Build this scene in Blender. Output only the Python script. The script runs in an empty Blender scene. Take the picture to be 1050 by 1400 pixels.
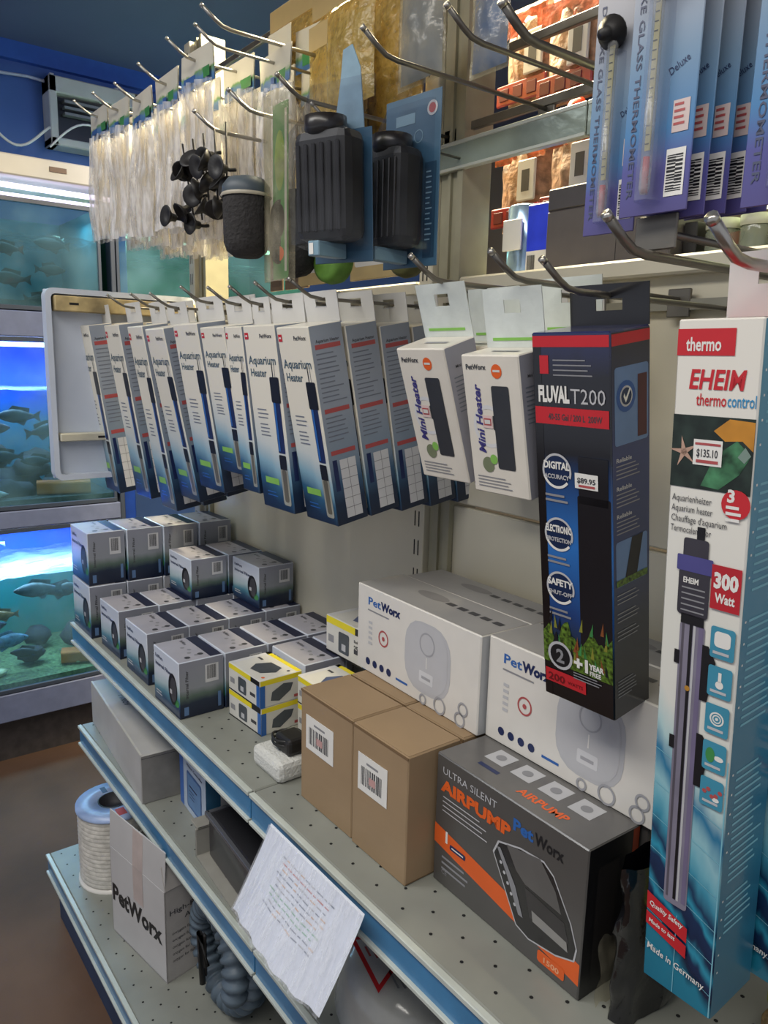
import bpy, bmesh, math, random
from mathutils import Vector, Matrix, noise
random.seed(7)
PI = math.pi
ZO = 0.76                       # shelf deck height above the floor; all builders work from the deck of the goods shelf
S = bpy.context.scene
COL = S.collection

# ------------------------------------------------------------------ camera
cam_d = bpy.data.cameras.new('camera'); cam = bpy.data.objects.new('camera', cam_d); COL.objects.link(cam)
R_ = Vector((0.607, 0.795, 0.024)); U_ = Vector((-0.166, 0.096, 0.981)); F_ = Vector((-0.778, 0.599, -0.190))
F_.normalize(); R_ = (R_ - F_*R_.dot(F_)).normalized(); U_ = R_.cross(F_)
cam.matrix_world = Matrix(((R_.x, U_.x, -F_.x, 0.925), (R_.y, U_.y, -F_.y, -0.838), (R_.z, U_.z, -F_.z, 0.620+ZO), (0, 0, 0, 1)))
cam_d.sensor_fit = 'HORIZONTAL'; cam_d.sensor_width = 36; cam_d.lens = 36*1052.8/1050
cam_d.clip_start = 0.02
S.camera = cam

# ------------------------------------------------------------------ world, lights, exposure
w = bpy.data.worlds.new('world'); S.world = w; w.use_nodes = True
w.node_tree.nodes['Background'].inputs[0].default_value = (0.74, 0.78, 0.88, 1)
w.node_tree.nodes['Background'].inputs[1].default_value = 0.34
S.view_settings.view_transform = 'Standard'; S.view_settings.look = 'None'
S.view_settings.gamma = 1.0; S.view_settings.use_curve_mapping = False
S.view_settings.exposure = 0.80
def area(name, loc, size, power, col, rot):
    l = bpy.data.lights.new(name, 'AREA'); l.shape = 'RECTANGLE'; l.size, l.size_y = size; l.energy = power; l.color = col
    o = bpy.data.objects.new(name, l); o.location = loc; o.rotation_euler = rot; COL.objects.link(o); return o
area('aisle_ceiling_light', (0.5, -1.25, 2.40), (2.4, 0.5), 22, (1.0, 0.955, 0.88), (math.radians(-8), 0, 0))
area('aisle_end_light', (-0.7, -1.5, 2.35), (0.9, 0.4), 6, (0.93, 0.96, 1.0), (math.radians(-12), 0, 0))
area('warm_hanging_tube_light', (-0.45, 0.16, 2.28), (0.9, 0.08), 30, (1.0, 0.86, 0.56), (0, 0, 0))
area('rear_aisle_light', (0.5, 0.9, 2.3), (1.6, 0.4), 4.5, (1.0, 0.94, 0.86), (math.radians(20), 0, 0))
area('tank_room_light', (-1.45, 0.35, 2.2), (0.6, 0.3), 2.0, (0.45, 0.6, 1.0), (0, math.radians(30), 0))

# ------------------------------------------------------------------ materials
def lin(c):
    c = c/255.0
    return c/12.92 if c <= 0.04045 else ((c+0.055)/1.055)**2.4
def L3(c): return (lin(c[0]), lin(c[1]), lin(c[2]), 1)
MATS = {}
def nt(name):
    m = bpy.data.materials.new(name); m.use_nodes = True
    return m, m.node_tree, m.node_tree.nodes['Principled BSDF']
def mat(name, c, rough=0.5, metal=0.0, var=0.06, scale=30, bump=0.0, bscale=60, emit=None, estr=1.0, coat=0.0):
    if name in MATS: return MATS[name]
    m, t, b = nt(name)
    N = t.nodes; K = t.links
    b.inputs['Roughness'].default_value = rough; b.inputs['Metallic'].default_value = metal
    if coat: b.inputs['Coat Weight'].default_value = coat; b.inputs['Coat Roughness'].default_value = 0.12
    col = L3(c)
    tc = N.new('ShaderNodeTexCoord')
    if var > 0:
        nz = N.new('ShaderNodeTexNoise'); nz.inputs['Scale'].default_value = scale; nz.inputs['Detail'].default_value = 3
        K.new(tc.outputs['Object'], nz.inputs['Vector'])
        r = N.new('ShaderNodeValToRGB')
        r.color_ramp.elements[0].position = 0.3; r.color_ramp.elements[1].position = 0.7
        r.color_ramp.elements[0].color = tuple(x*(1-var*1.6) for x in col[:3])+(1,)
        r.color_ramp.elements[1].color = tuple(min(1, x*(1+var)) for x in col[:3])+(1,)
        K.new(nz.outputs['Fac'], r.inputs['Fac']); K.new(r.outputs['Color'], b.inputs['Base Color'])
    else:
        b.inputs['Base Color'].default_value = col
    if bump > 0:
        n2 = N.new('ShaderNodeTexNoise'); n2.inputs['Scale'].default_value = bscale; n2.inputs['Detail'].default_value = 4
        K.new(tc.outputs['Object'], n2.inputs['Vector'])
        bp = N.new('ShaderNodeBump'); bp.inputs['Strength'].default_value = bump; bp.inputs['Distance'].default_value = 0.004
        K.new(n2.outputs['Fac'], bp.inputs['Height']); K.new(bp.outputs['Normal'], b.inputs['Normal'])
    if emit:
        b.inputs['Emission Color'].default_value = L3(emit); b.inputs['Emission Strength'].default_value = estr
    MATS[name] = m; return m
def ramp_mat(name, stops, axis='Z', rough=0.35, wob=0.04, wscale=6.0, skew=0.0, coat=0.0, stretch=(1, 1, 1)):
    """printed colour ramp along the object's own height (generated 0..1)"""
    if name in MATS: return MATS[name]
    m, t, b = nt(name); N = t.nodes; K = t.links
    b.inputs['Roughness'].default_value = rough
    if coat: b.inputs['Coat Weight'].default_value = coat; b.inputs['Coat Roughness'].default_value = 0.1
    tc = N.new('ShaderNodeTexCoord'); sp = N.new('ShaderNodeSeparateXYZ'); K.new(tc.outputs['Generated'], sp.inputs[0])
    mp = N.new('ShaderNodeMapping'); mp.inputs['Scale'].default_value = stretch; K.new(tc.outputs['Generated'], mp.inputs['Vector'])
    nz = N.new('ShaderNodeTexNoise'); nz.inputs['Scale'].default_value = wscale; nz.inputs['Detail'].default_value = 2; K.new(mp.outputs[0], nz.inputs['Vector'])
    a = N.new('ShaderNodeMath'); a.operation = 'MULTIPLY_ADD'; a.inputs[1].default_value = wob*2; a.inputs[2].default_value = -wob
    K.new(nz.outputs['Fac'], a.inputs[0])
    s = N.new('ShaderNodeMath'); s.operation = 'ADD'; K.new(a.outputs[0], s.inputs[0]); K.new(sp.outputs[axis], s.inputs[1])
    s2 = N.new('ShaderNodeMath'); s2.operation = 'MULTIPLY_ADD'; s2.inputs[1].default_value = skew
    K.new(sp.outputs['X'], s2.inputs[0]); K.new(s.outputs[0], s2.inputs[2])
    r = N.new('ShaderNodeValToRGB'); e = r.color_ramp.elements
    e[0].position = stops[0][0]; e[0].color = L3(stops[0][1]); e[1].position = stops[1][0]; e[1].color = L3(stops[1][1])
    for p, c in stops[2:]:
        q = e.new(p); q.color = L3(c)
    K.new(s2.outputs[0], r.inputs['Fac']); K.new(r.outputs['Color'], b.inputs['Base Color'])
    MATS[name] = m; return m
def clear_mat(name, tint=(235, 238, 240), alpha=0.35, rough=0.12, bump=0.6, bscale=35, stretch=(1, 1, 1), body=(225, 225, 225), con=1.0):
    if name in MATS: return MATS[name]
    m = bpy.data.materials.new(name); m.use_nodes = True; t = m.node_tree; N = t.nodes; K = t.links; N.clear()
    out = N.new('ShaderNodeOutputMaterial'); tr = N.new('ShaderNodeBsdfTransparent'); tr.inputs[0].default_value = L3(tint)
    pr = N.new('ShaderNodeBsdfPrincipled'); pr.inputs['Base Color'].default_value = L3(body); pr.inputs['Roughness'].default_value = rough
    pr.inputs['Specular IOR Level'].default_value = 0.9
    mx = N.new('ShaderNodeMixShader')
    tc = N.new('ShaderNodeTexCoord'); mp = N.new('ShaderNodeMapping'); mp.inputs['Scale'].default_value = stretch
    nz = N.new('ShaderNodeTexNoise'); nz.inputs['Scale'].default_value = bscale; nz.inputs['Detail'].default_value = 4
    K.new(tc.outputs['Object'], mp.inputs[0]); K.new(mp.outputs[0], nz.inputs['Vector'])
    r = N.new('ShaderNodeMapRange'); r.inputs[1].default_value = 0.35; r.inputs[2].default_value = 0.75
    r.inputs[3].default_value = max(0.0, alpha-0.18*con); r.inputs[4].default_value = max(0.0, min(1, alpha+0.25*con))
    K.new(nz.outputs['Fac'], r.inputs[0]); K.new(r.outputs[0], mx.inputs[0])
    if bump > 0:
        bp = N.new('ShaderNodeBump'); bp.inputs['Strength'].default_value = bump; bp.inputs['Distance'].default_value = 0.006
        K.new(nz.outputs['Fac'], bp.inputs['Height']); K.new(bp.outputs[0], pr.inputs['Normal'])
    K.new(tr.outputs[0], mx.inputs[1]); K.new(pr.outputs[0], mx.inputs[2]); K.new(mx.outputs[0], out.inputs[0])
    MATS[name] = m; return m

white = mat('white_print', (222, 220, 214), 0.38, var=0.02)
offwhite = mat('offwhite_card', (205, 203, 198), 0.5, var=0.04, scale=12)
black = mat('black_ink', (22, 22, 26), 0.4, var=0)
darkgrey = mat('dark_grey_ink', (62, 62, 66), 0.45, var=0)
midgrey = mat('mid_grey_ink', (135, 135, 138), 0.5, var=0)
lightgrey = mat('light_grey_ink', (182, 182, 184), 0.45, var=0.02)
palegrey = mat('pale_grey_ink', (203, 203, 204), 0.45, var=0.02)
navy = mat('navy_ink', (30, 42, 84), 0.35, var=0.05)
blueink = mat('blue_ink', (44, 96, 166), 0.35, var=0)
violetink = mat('violet_ink', (62, 58, 120), 0.4, var=0)
teal = mat('teal_ink', (38, 112, 140), 0.4, var=0.05)
red = mat('red_ink', (190, 38, 46), 0.38, var=0.03)
dullred = mat('dull_red_ink', (170, 78, 78), 0.45, var=0)
orange = mat('orange_ink', (218, 94, 36), 0.4, var=0.03)
yellow = mat('yellow_ink', (226, 208, 38), 0.4, var=0.03)
green = mat('lime_green_ink', (128, 182, 84), 0.45, var=0.05)
seagreen = mat('green_ink', (60, 130, 70), 0.45, var=0.1)
steel = mat('chromed_wire', (176, 172, 164), 0.28, 0.85, var=0.05)
darksteel = mat('dull_wire', (120, 116, 108), 0.35, 0.7, var=0.08)
rubber = mat('black_rubber', (30, 28, 27), 0.5, var=0.1)
graytext = mat('grey_text', (110, 116, 128), 0.5, var=0)

# ------------------------------------------------------------------ mesh builder
class MB:
    def __init__(s): s.v = []; s.f = []; s.m = []; s.mats = []; s.sm = []
    def mi(s, m):
        if m not in s.mats: s.mats.append(m)
        return s.mats.index(m)
    def add(s, vs, fs, m, smooth=False):
        o = len(s.v); s.v += [tuple(x) for x in vs]; i = s.mi(m)
        for f in fs: s.f.append(tuple(a+o for a in f)); s.m.append(i); s.sm.append(smooth)
    def box(s, x0, y0, z0, x1, y1, z1, m, c=0.0, M=None):
        if c <= 0:
            vs = [(x, y, z) for x in (x0, x1) for y in (y0, y1) for z in (z0, z1)]
            fs = [(0, 1, 3, 2), (4, 6, 7, 5), (0, 4, 5, 1), (2, 3, 7, 6), (0, 2, 6, 4), (1, 5, 7, 3)]
        else:
            bm = bmesh.new(); bmesh.ops.create_cube(bm, size=1)
            for v in bm.verts: v.co = Vector(((x0+x1)/2+v.co.x*(x1-x0), (y0+y1)/2+v.co.y*(y1-y0), (z0+z1)/2+v.co.z*(z1-z0)))
            bmesh.ops.bevel(bm, geom=list(bm.edges), offset=c, segments=2 if c > 0.004 else 1, profile=0.5, affect='EDGES')
            bm.verts.index_update(); vs = [v.co.copy() for v in bm.verts]; fs = [[v.index for v in f.verts] for f in bm.faces]; bm.free()
        if M is not None: vs = [M @ Vector(v) for v in vs]
        s.add(vs, fs, m)
    def tube(s, pts, r, m, n=8, caps=True):
        pts = [Vector(p) for p in pts]; rs = r if isinstance(r, (list, tuple)) else [r]*len(pts)
        vs = []; fs = []; up = None
        for i, p in enumerate(pts):
            d = (pts[min(i+1, len(pts)-1)]-pts[max(i-1, 0)])
            d = d.normalized() if d.length > 1e-9 else Vector((0, 0, 1))
            if up is None: up = Vector((0, 0, 1)) if abs(d.z) < 0.9 else Vector((1, 0, 0))
            a = d.cross(up).normalized(); up = a.cross(d).normalized()
            for k in range(n):
                t = 2*PI*k/n; vs.append(p+(a*math.cos(t)+up*math.sin(t))*rs[i])
        for i in range(len(pts)-1):
            for k in range(n):
                fs.append((i*n+k, i*n+(k+1) % n, (i+1)*n+(k+1) % n, (i+1)*n+k))
        if caps: fs.append(tuple(range(n-1, -1, -1))); fs.append(tuple((len(pts)-1)*n+k for k in range(n)))
        s.add(vs, fs, m, True)
    def lathe(s, prof, m, n=24, M=None, sq=1.0):
        vs = []; fs = []
        for r, z in prof:
            for k in range(n):
                t = 2*PI*k/n; vs.append(Vector((r*math.cos(t), r*math.sin(t)*sq, z)))
        for i in range(len(prof)-1):
            for k in range(n): fs.append((i*n+k, i*n+(k+1) % n, (i+1)*n+(k+1) % n, (i+1)*n+k))
        if M is not None: vs = [M @ v for v in vs]
        s.add(vs, fs, m, True)
    def prism(s, poly, h, m, M=None):
        """2-D polygon in xz extruded along +y by h"""
        n = len(poly); vs = [Vector((x, 0, z)) for x, z in poly]+[Vector((x, h, z)) for x, z in poly]
        fs = [tuple(range(n)), tuple(range(2*n-1, n-1, -1))]+[(i, i+n, (i+1) % n+n, (i+1) % n) for i in range(n)]
        if M is not None: vs = [M @ v for v in vs]
        s.add(vs, fs, m)
    def grid(s, fn, nu, nv, m, smooth=True):
        vs = [fn(i/nu, j/nv) for j in range(nv+1) for i in range(nu+1)]
        fs = [(j*(nu+1)+i, j*(nu+1)+i+1, (j+1)*(nu+1)+i+1, (j+1)*(nu+1)+i) for j in range(nv) for i in range(nu)]
        s.add(vs, fs, m, smooth)
    # flat print on a face: fr = (origin, U, V)
    def poly(s, fr, pts, m, lay=1):
        O, U, V = fr; N = U.cross(V)
        s.add([O+U*a+V*b+N*(0.00022*lay) for a, b in pts], [tuple(range(len(pts)))], m)
    def rect(s, fr, a0, b0, a1, b1, m, lay=1): s.poly(fr, [(a0, b0), (a1, b0), (a1, b1), (a0, b1)], m, lay)
    def rrect(s, fr, a0, b0, a1, b1, r, m, lay=1):
        p = []
        for cx, cy, t0 in ((a1-r, b1-r, 0), (a0+r, b1-r, 90), (a0+r, b0+r, 180), (a1-r, b0+r, 270)):
            for k in range(5): t = math.radians(t0+k*22.5); p.append((cx+r*math.cos(t), cy+r*math.sin(t)))
        s.poly(fr, p, m, lay)
    def disc(s, fr, a, b, ra, m, lay=1, rb=None, n=20):
        rb = rb or ra
        s.poly(fr, [(a+ra*math.cos(2*PI*k/n), b+rb*math.sin(2*PI*k/n)) for k in range(n)], m, lay)
    def ring(s, fr, a, b, ra, wd, m, lay=1, rb=None, t0=0, t1=360, n=24):
        rb = rb or ra; O, U, V = fr; N = U.cross(V); vs = []
        for k in range(n+1):
            t = math.radians(t0+(t1-t0)*k/n)
            for q in (1, 0):
                vs.append(O+U*(a+(ra-wd*(1-q))*math.cos(t))+V*(b+(rb-wd*(1-q))*math.sin(t))+N*(0.00022*lay))
        s.add(vs, [(2*k, 2*k+2, 2*k+3, 2*k+1) for k in range(n)], m)
    def lines(s, fr, a0, b1, wd, n, step, th, m, lay=1, rnd=None):
        q = rnd or random.Random(3)
        for k in range(n):
            s.rect(fr, a0, b1-k*step-th, a0+wd*q.uniform(0.6, 1), b1-k*step, m, lay)
    def bars(s, fr, a0, b0, a1, b1, m, lay=2, vert=False, seed=1):
        q = random.Random(seed); x = a0
        L = (b1-b0) if vert else (a1-a0); p = 0
        while p < L:
            w_ = L/26*q.choice((0.6, 1, 1.6))
            if p+w_ > L: break
            if vert: s.rect(fr, a0, b0+p, a1, b0+p+w_, m, lay)
            else: s.rect(fr, a0+p, b0, a0+p+w_, b1, m, lay)
            p += w_+L/26*q.choice((0.7, 1.2))
    def text(s, fr, txt, a, b, size, m, lay=2, bold=0.0, sx=1.0, shear=0.0, rot=0.0, fit=None, align='L'):
        vs, fs, wd, = text_mesh(txt, bold, shear)
        if not fs: return
        if fit: sx = fit/(wd*size)
        O, U, V = fr; N = U.cross(V); c, q = math.cos(rot), math.sin(rot); off = 0
        if align == 'C': off = -wd*size*sx/2
        out = []
        for x, y in vs:
            X = x*size*sx+off; Y = y*size
            out.append(O+U*(a+X*c-Y*q)+V*(b+X*q+Y*c)+N*(0.00022*lay))
        s.add(out, fs, m)
    def mesh(s, name):
        me = bpy.data.meshes.new(name); me.from_pydata(s.v, [], s.f)
        for m in s.mats: me.materials.append(m)
        me.polygons.foreach_set('material_index', s.m); me.polygons.foreach_set('use_smooth', s.sm); me.update()
        return me
_tc = {}
def text_mesh(txt, bold, shear):
    k = (txt, bold, shear)
    if k in _tc: return _tc[k]
    cu = bpy.data.curves.new('lettering', 'FONT'); cu.body = txt; cu.size = 1; cu.offset = bold; cu.shear = shear; cu.resolution_u = 2
    o = bpy.data.objects.new('lettering', cu); COL.objects.link(o)
    dg = bpy.context.evaluated_depsgraph_get(); dg.update()
    me = o.evaluated_get(dg).to_mesh()
    vs = [(v.co.x, v.co.y) for v in me.vertices]; fs = []
    for p in me.polygons: fs.append(tuple(p.vertices) if p.normal.z > 0 else tuple(reversed(p.vertices)))
    wd = (max(v[0] for v in vs) if vs else 1)
    o.evaluated_get(dg).to_mesh_clear(); bpy.data.objects.remove(o); bpy.data.curves.remove(cu)
    _tc[k] = (vs, fs, wd); return _tc[k]

X, Y, Z = Vector((1, 0, 0)), Vector((0, 1, 0)), Vector((0, 0, 1))
def faces(w_, d, h, z0=0.0):
    """frames of a box x 0..w, y 0..d, z z0..z0+h: front, right, top, left"""
    return ((Vector((0, 0, z0)), X, Z), (Vector((w_, 0, z0)), Y, Z), (Vector((0, 0, z0+h)), X, Y), (Vector((0, d, z0)), -Y, Z))

def obj(name, data, parent=None, loc=(0, 0, 0), rot=(0, 0, 0)):
    if isinstance(data, MB): data = data.mesh(name)
    o = bpy.data.objects.new(name, data); COL.objects.link(o)
    o.rotation_euler = rot
    if parent is not None: o.parent = parent; o.location = loc
    else: o.location = (loc[0], loc[1], loc[2]+ZO)
    return o
def empty(name, loc=(0, 0, 0), rot=(0, 0, 0)): return obj(name, None, None, loc, rot)
def tag(o, label, cat, group=None):
    o['label'] = label; o['category'] = cat
    if group: o['group'] = group
    return o
def struct(o): o['kind'] = 'structure'; return o
def stuff(o): o['kind'] = 'stuff'; return o
def dup(o, loc, label, rot=None):
    c = o.copy(); COL.objects.link(c); c.location = (loc[0], loc[1], loc[2]+ZO)
    if rot is not None: c.rotation_euler = rot
    if label: c['label'] = label
    for ch in list(o.children):
        d = ch.copy(); COL.objects.link(d); d.parent = c; d.matrix_parent_inverse = Matrix()
        for g in list(ch.children):
            e = g.copy(); COL.objects.link(e); e.parent = d; e.matrix_parent_inverse = Matrix()
    return c
def put(name, mb, label, cat, loc=(0, 0, 0), rot=(0, 0, 0), group=None):
    return tag(obj(name, mb, None, loc, rot), label, cat, group)
ORD = ['first', 'second', 'third', 'fourth', 'fifth', 'sixth', 'seventh', 'eighth', 'ninth', 'tenth', 'eleventh', 'twelfth']

# ================================================================== SETTING
floor_m = mat('brown_concrete_floor', (96, 70, 52), 0.8, var=0.22, scale=3, bump=0.3, bscale=40)
b = MB(); b.box(-3.4, -3.2, -0.06-ZO, 2.6, 2.6, -ZO, floor_m); struct(obj('floor', b))
b = MB(); b.box(-3.4, -3.2, 1.78, 2.6, 2.6, 1.84, mat('dark_blue_ceiling_paint', (100, 112, 146), 0.7, var=0.08, scale=2)); struct(obj('ceiling', b))
blue_wall = mat('cobalt_wall_paint', (72, 106, 172), 0.55, var=0.08, scale=3)
b = MB(); b.box(-2.6, -3.2, -ZO, -2.5, 2.6, 1.78, blue_wall); struct(obj('wall_left', b))
b = MB(); b.box(-2.5, 2.3, -ZO, 2.6, 2.4, 1.78, mat('warm_back_wall', (150, 138, 118), 0.7, var=0.06, scale=3)); struct(obj('wall_back', b))
b = MB(); b.box(-2.5, -3.2, 1.715, -2.47, 2.3, 1.78, mat('blue_cornice', (52, 96, 184), 0.5, var=0.03)); struct(obj('trim_1', b))
# cable clipped along the wall
b = MB(); b.tube([(-2.46, -1.2+0.1*k, 1.655+0.006*math.sin(k*1.7)) for k in range(21)], 0.006, mat('white_cable', (190, 196, 214), 0.4))
for y in (-0.1, 0.1, 0.35): b.box(-2.47, y-.02, 1.62, -2.45, y-.005, 1.69, white)
put('wall_cable', b, 'pale cable run along the blue wall under the ceiling', 'cable')
b = MB(); b.tube([(-2.3, -.33+.36*t, 1.42+.05*math.sin(t*7)+(.1*math.sin(PI*min(1, t*3)) if t < .33 else 0)) for t in [k/24 for k in range(25)]], 0.005, white)
b.tube([(-2.2, .0+.28*t, 1.36+.1*math.sin(PI*t)) for t in [k/14 for k in range(15)]], 0.004, white)
put('loose_cable', b, 'loose white cable looping above the aquarium hood', 'cable')
# air vent unit on the wall
t = tag(empty('air_conditioner', (-2.5, 0.06, 1.42)), 'boxy grey wall unit with a dark slot opening, on the blue wall', 'air conditioner')
b = MB(); b.box(0, 0, 0, 0.10, 0.03, 0.25, offwhite, .004); b.box(0, 0, 0.19, 0.10, .36, .25, offwhite, .004); b.box(0, .33, 0, .10, .36, .25, offwhite, .004); b.box(0, 0, 0, .1, .36, .03, offwhite, .004)
obj('casing', b, t)
b = MB(); b.box(0.0, .03, .03, .04, .33, .19, black); obj('opening', b, t)
for k in range(3):
    b = MB(); b.box(0.05, .06, .12+k*.022, .085, .33, .13+k*.022, midgrey); obj('louver', b, t)

# ================================================================== SHELVING
cream = mat('cream_enamel', (206, 200, 180), 0.42, var=0.05, scale=5, bump=0.03)
deckm = mat('grey_beige_deck_enamel', (134, 136, 128), 0.45, var=0.08, scale=9, bump=0.03)
railblue = mat('blue_price_strip', (64, 124, 168), 0.32, var=0.12, scale=14, coat=0.4)
railedge = mat('pale_strip_edge', (186, 192, 184), 0.35, var=0.05)
holes = mat('dark_perforation', (16, 16, 16), 0.9, var=0)
kick = mat('dull_blue_kick_plate', (40, 62, 92), 0.5, var=0.15, scale=8)
unit = tag(empty('shelving_unit', (0, 0, 0)), 'cream metal rack frame of slotted uprights and back panels', 'shelving')
def bay_panel(x0, x1, z0, z1):
    b = MB(); b.box(x0+.002, 0, z0, x1-.002, .012, z1, cream, .002); obj('back_panel', b, unit)
for x0, x1 in ((-.9, 0), (0, .9), (.9, 1.3)):
    for z0, z1 in ((-.70, -.32), (-.32, .06), (.06, .40), (.402, .735)):
        bay_panel(x0, x1, z0, z1-.003)
# top capping rail of the back panels
for x0, x1, a in ((-.87, -.07, 0), (.03, .87, 0), (.93, 1.3, 0)):
    b = MB(); b.box(x0, -.018, .728, x1, .03, .750, cream, .003); obj('top_rail', b, unit)
    b = MB(); b.box(x0, -.012, .688, x1, -.004, .700, mat('dull_cross_bar', (140, 138, 126), .4, .3)); obj('hook_bar', b, unit)
slot = mat('dark_slot', (30, 28, 26), .8, var=0)
for xc in (-.9, 0.0, .9):
    b = MB(); b.box(xc-.068, -.014, -ZO, xc-.036, .03, 1.35, cream, .0015)
    z = -.7
    while z < 1.34:
        for dx in (-.058, -.048): b.box(xc+dx-.0012, -.0146, z, xc+dx+.0012, -.0139, z+.026, slot)
        z += .05
    obj('upright', b, unit)
    b = MB(); col2 = mat('grey_green_upright', (150, 146, 124), .45, var=.05)
    b.box(xc-.034, -.004, -ZO, xc+.022, .05, 1.35, col2, .002); b.box(xc-.012, -.009, -ZO, xc-.006, -.003, 1.35, col2); b.box(xc+.012, -.012, -ZO, xc+.024, -.003, 1.35, col2)
    obj('upright', b, unit)
def shelf(x0, x1, depth, z, label):
    t = tag(empty('shelf', (x0, -.014, z)), label, 'shelf', 'perforated shelves with blue price strips')
    W = x1-x0; f = -depth+.014
    b = MB(); b.box(.001, f, -.028, W-.001, -.001, 0, deckm, .002); s = obj('deck', b, t)
    b = MB(); r = .0023
    for row in range(int(depth/.025)-1):
        y = f+.022+row*.025
        for k in range(int(W/.05)):
            x = .02+k*.05+(.025 if row % 2 else 0)
            if x > W-.012: continue
            b.add([(x+r*math.cos(a*PI/3), y+r*math.sin(a*PI/3), .0003) for a in range(6)], [(0, 1, 2, 3, 4, 5)], holes)
    stuff(obj('perforation', b, s))
    b = MB()
    b.box(.002, f-.006, -.044, W-.002, f, -.004, railblue, .001)
    b.box(.002, f-.010, -.006, W-.002, f-.001, .001, railedge, .001)
    b.box(.002, f-.011, -.049, W-.002, f-.001, -.043, railedge, .001)
    obj('price_strip', b, t)
    for x in (.004, W-.007):
        b = MB(); b.prism([(0, 0), (.0, -.075), (depth*.35, -.06), (depth*.9, -.02), (depth*.9, 0)], .003, cream, Matrix.Translation((x, 0, -.029)) @ Matrix.Rotation(-PI/2, 4, 'Z')); obj('bracket', b, t)
    return t
for x0, x1, w_ in ((-.9, 0, 'left'), (0, .9, 'right')):
    shelf(x0, x1, .353, 0, 'perforated top shelf of the %s bay, full of boxed goods' % w_)
    shelf(x0, x1, .349, -.2635, 'perforated middle shelf of the %s bay' % w_)
    shelf(x0, x1, .440, -.5766, 'perforated bottom shelf of the %s bay, deepest of the three' % w_)
for x0, x1 in ((-.9, 0), (0, .9)):
    b = MB(); b.box(x0+.002, -.425, -ZO, x1-.002, -.415, -.628, kick, .001); tag(obj('kick_plate', b), 'dull blue kick plate under the bottom shelf of the %s bay' % ('left' if x0 < 0 else 'right'), 'panel')
# left end panel: a shallow folded tray with a rounded flange
endm = mat('pale_blue_white_enamel', (196, 204, 218), .4, var=.05, scale=6)
rust = mat('rusty_stain_enamel', (186, 166, 120), .5, var=.35, scale=20)
b = MB()
b.box(-.925, -.375, .342, -.918, -.03, .762, endm, .002)
def rr(y0, y1, z0, z1, r, seg=5):
    p = []
    for cy, cz, t0 in ((y1-r, z1-r, 0), (y0+r, z1-r, 90), (y0+r, z0+r, 180), (y1-r, z0+r, 270)):
        for k in range(seg+1): t = math.radians(t0+k*90/seg); p.append((cy+r*math.cos(t), cz+r*math.sin(t)))
    return p
o_ = rr(-.378, -.03, .340, .764, .018); i_ = rr(-.366, -.035, .352, .752, .010); n = len(o_)
vs = [(-.925, y, z) for y, z in o_]+[(-.895, y, z) for y, z in o_]+[(-.895, y, z) for y, z in i_]+[(-.918, y, z) for y, z in i_]
fs = []
for k in range(3):
    for q in range(n): fs.append((k*n+q, k*n+(q+1) % n, (k+1)*n+(q+1) % n, (k+1)*n+q))
b.add(vs, fs, endm, False)
ep = tag(obj('end_panel', b), 'white rounded tray-like panel closing the left end of the rack', 'panel')
b = MB(); b.box(-.917, -.36, .715, -.886, -.035, .748, rust, .002)
for y in (-.33, -.16): b.box(-.8865, y, .729, -.8855, y+.02, .734, slot)
o = obj('brace', b, ep); o.location = (0, 0, 0)
b = MB(); b.box(-.917, -.362, .428, -.89, -.035, .446, mat('cream_brace', (190, 186, 168), .5), .002); b.box(-.8905, -.28, .434, -.8895, -.25, .439, slot); o = obj('brace', b, ep); o.location = (0, 0, 0)
# glass-like cross rail above the right bay + upper bar
railg = mat('aged_clear_rail', (146, 158, 146), .18, .25, var=.18, scale=10, bump=.1, coat=.5)
b = MB(); b.box(-.09, -.016, .907, .25, -.008, .945, railg, .001); b.box(-.09, -.017, .940, .25, -.006, .946, mat('rail_lip', (190, 194, 184), .3, .2), .001); b.box(-.09, -.017, .905, .25, -.006, .910, MATS['rail_lip'], .001); b.box(-.095, -.02, .905, -.085, .0, .946, steel, .001)
obj('cross_rail', b, unit)
b = MB(); b.box(.252, -.016, .905, .9, -.008, .945, railg, .001); b.box(.252, -.017, .940, .9, -.006, .946, MATS['rail_lip'], .001); obj('cross_rail', b, unit)
for x0, x1, z in ((-.87, -.07, 1.03), (-.87, -.07, 1.11), (-.87, -.07, .97), (.03, .87, .965), (.03, .87, 1.05), (-.87, -.07, 1.26)):
    b = MB(); b.box(x0, -.006, z-.006, x1, .002, z+.006, darksteel, .001); obj('hook_bar', b, unit)

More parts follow.
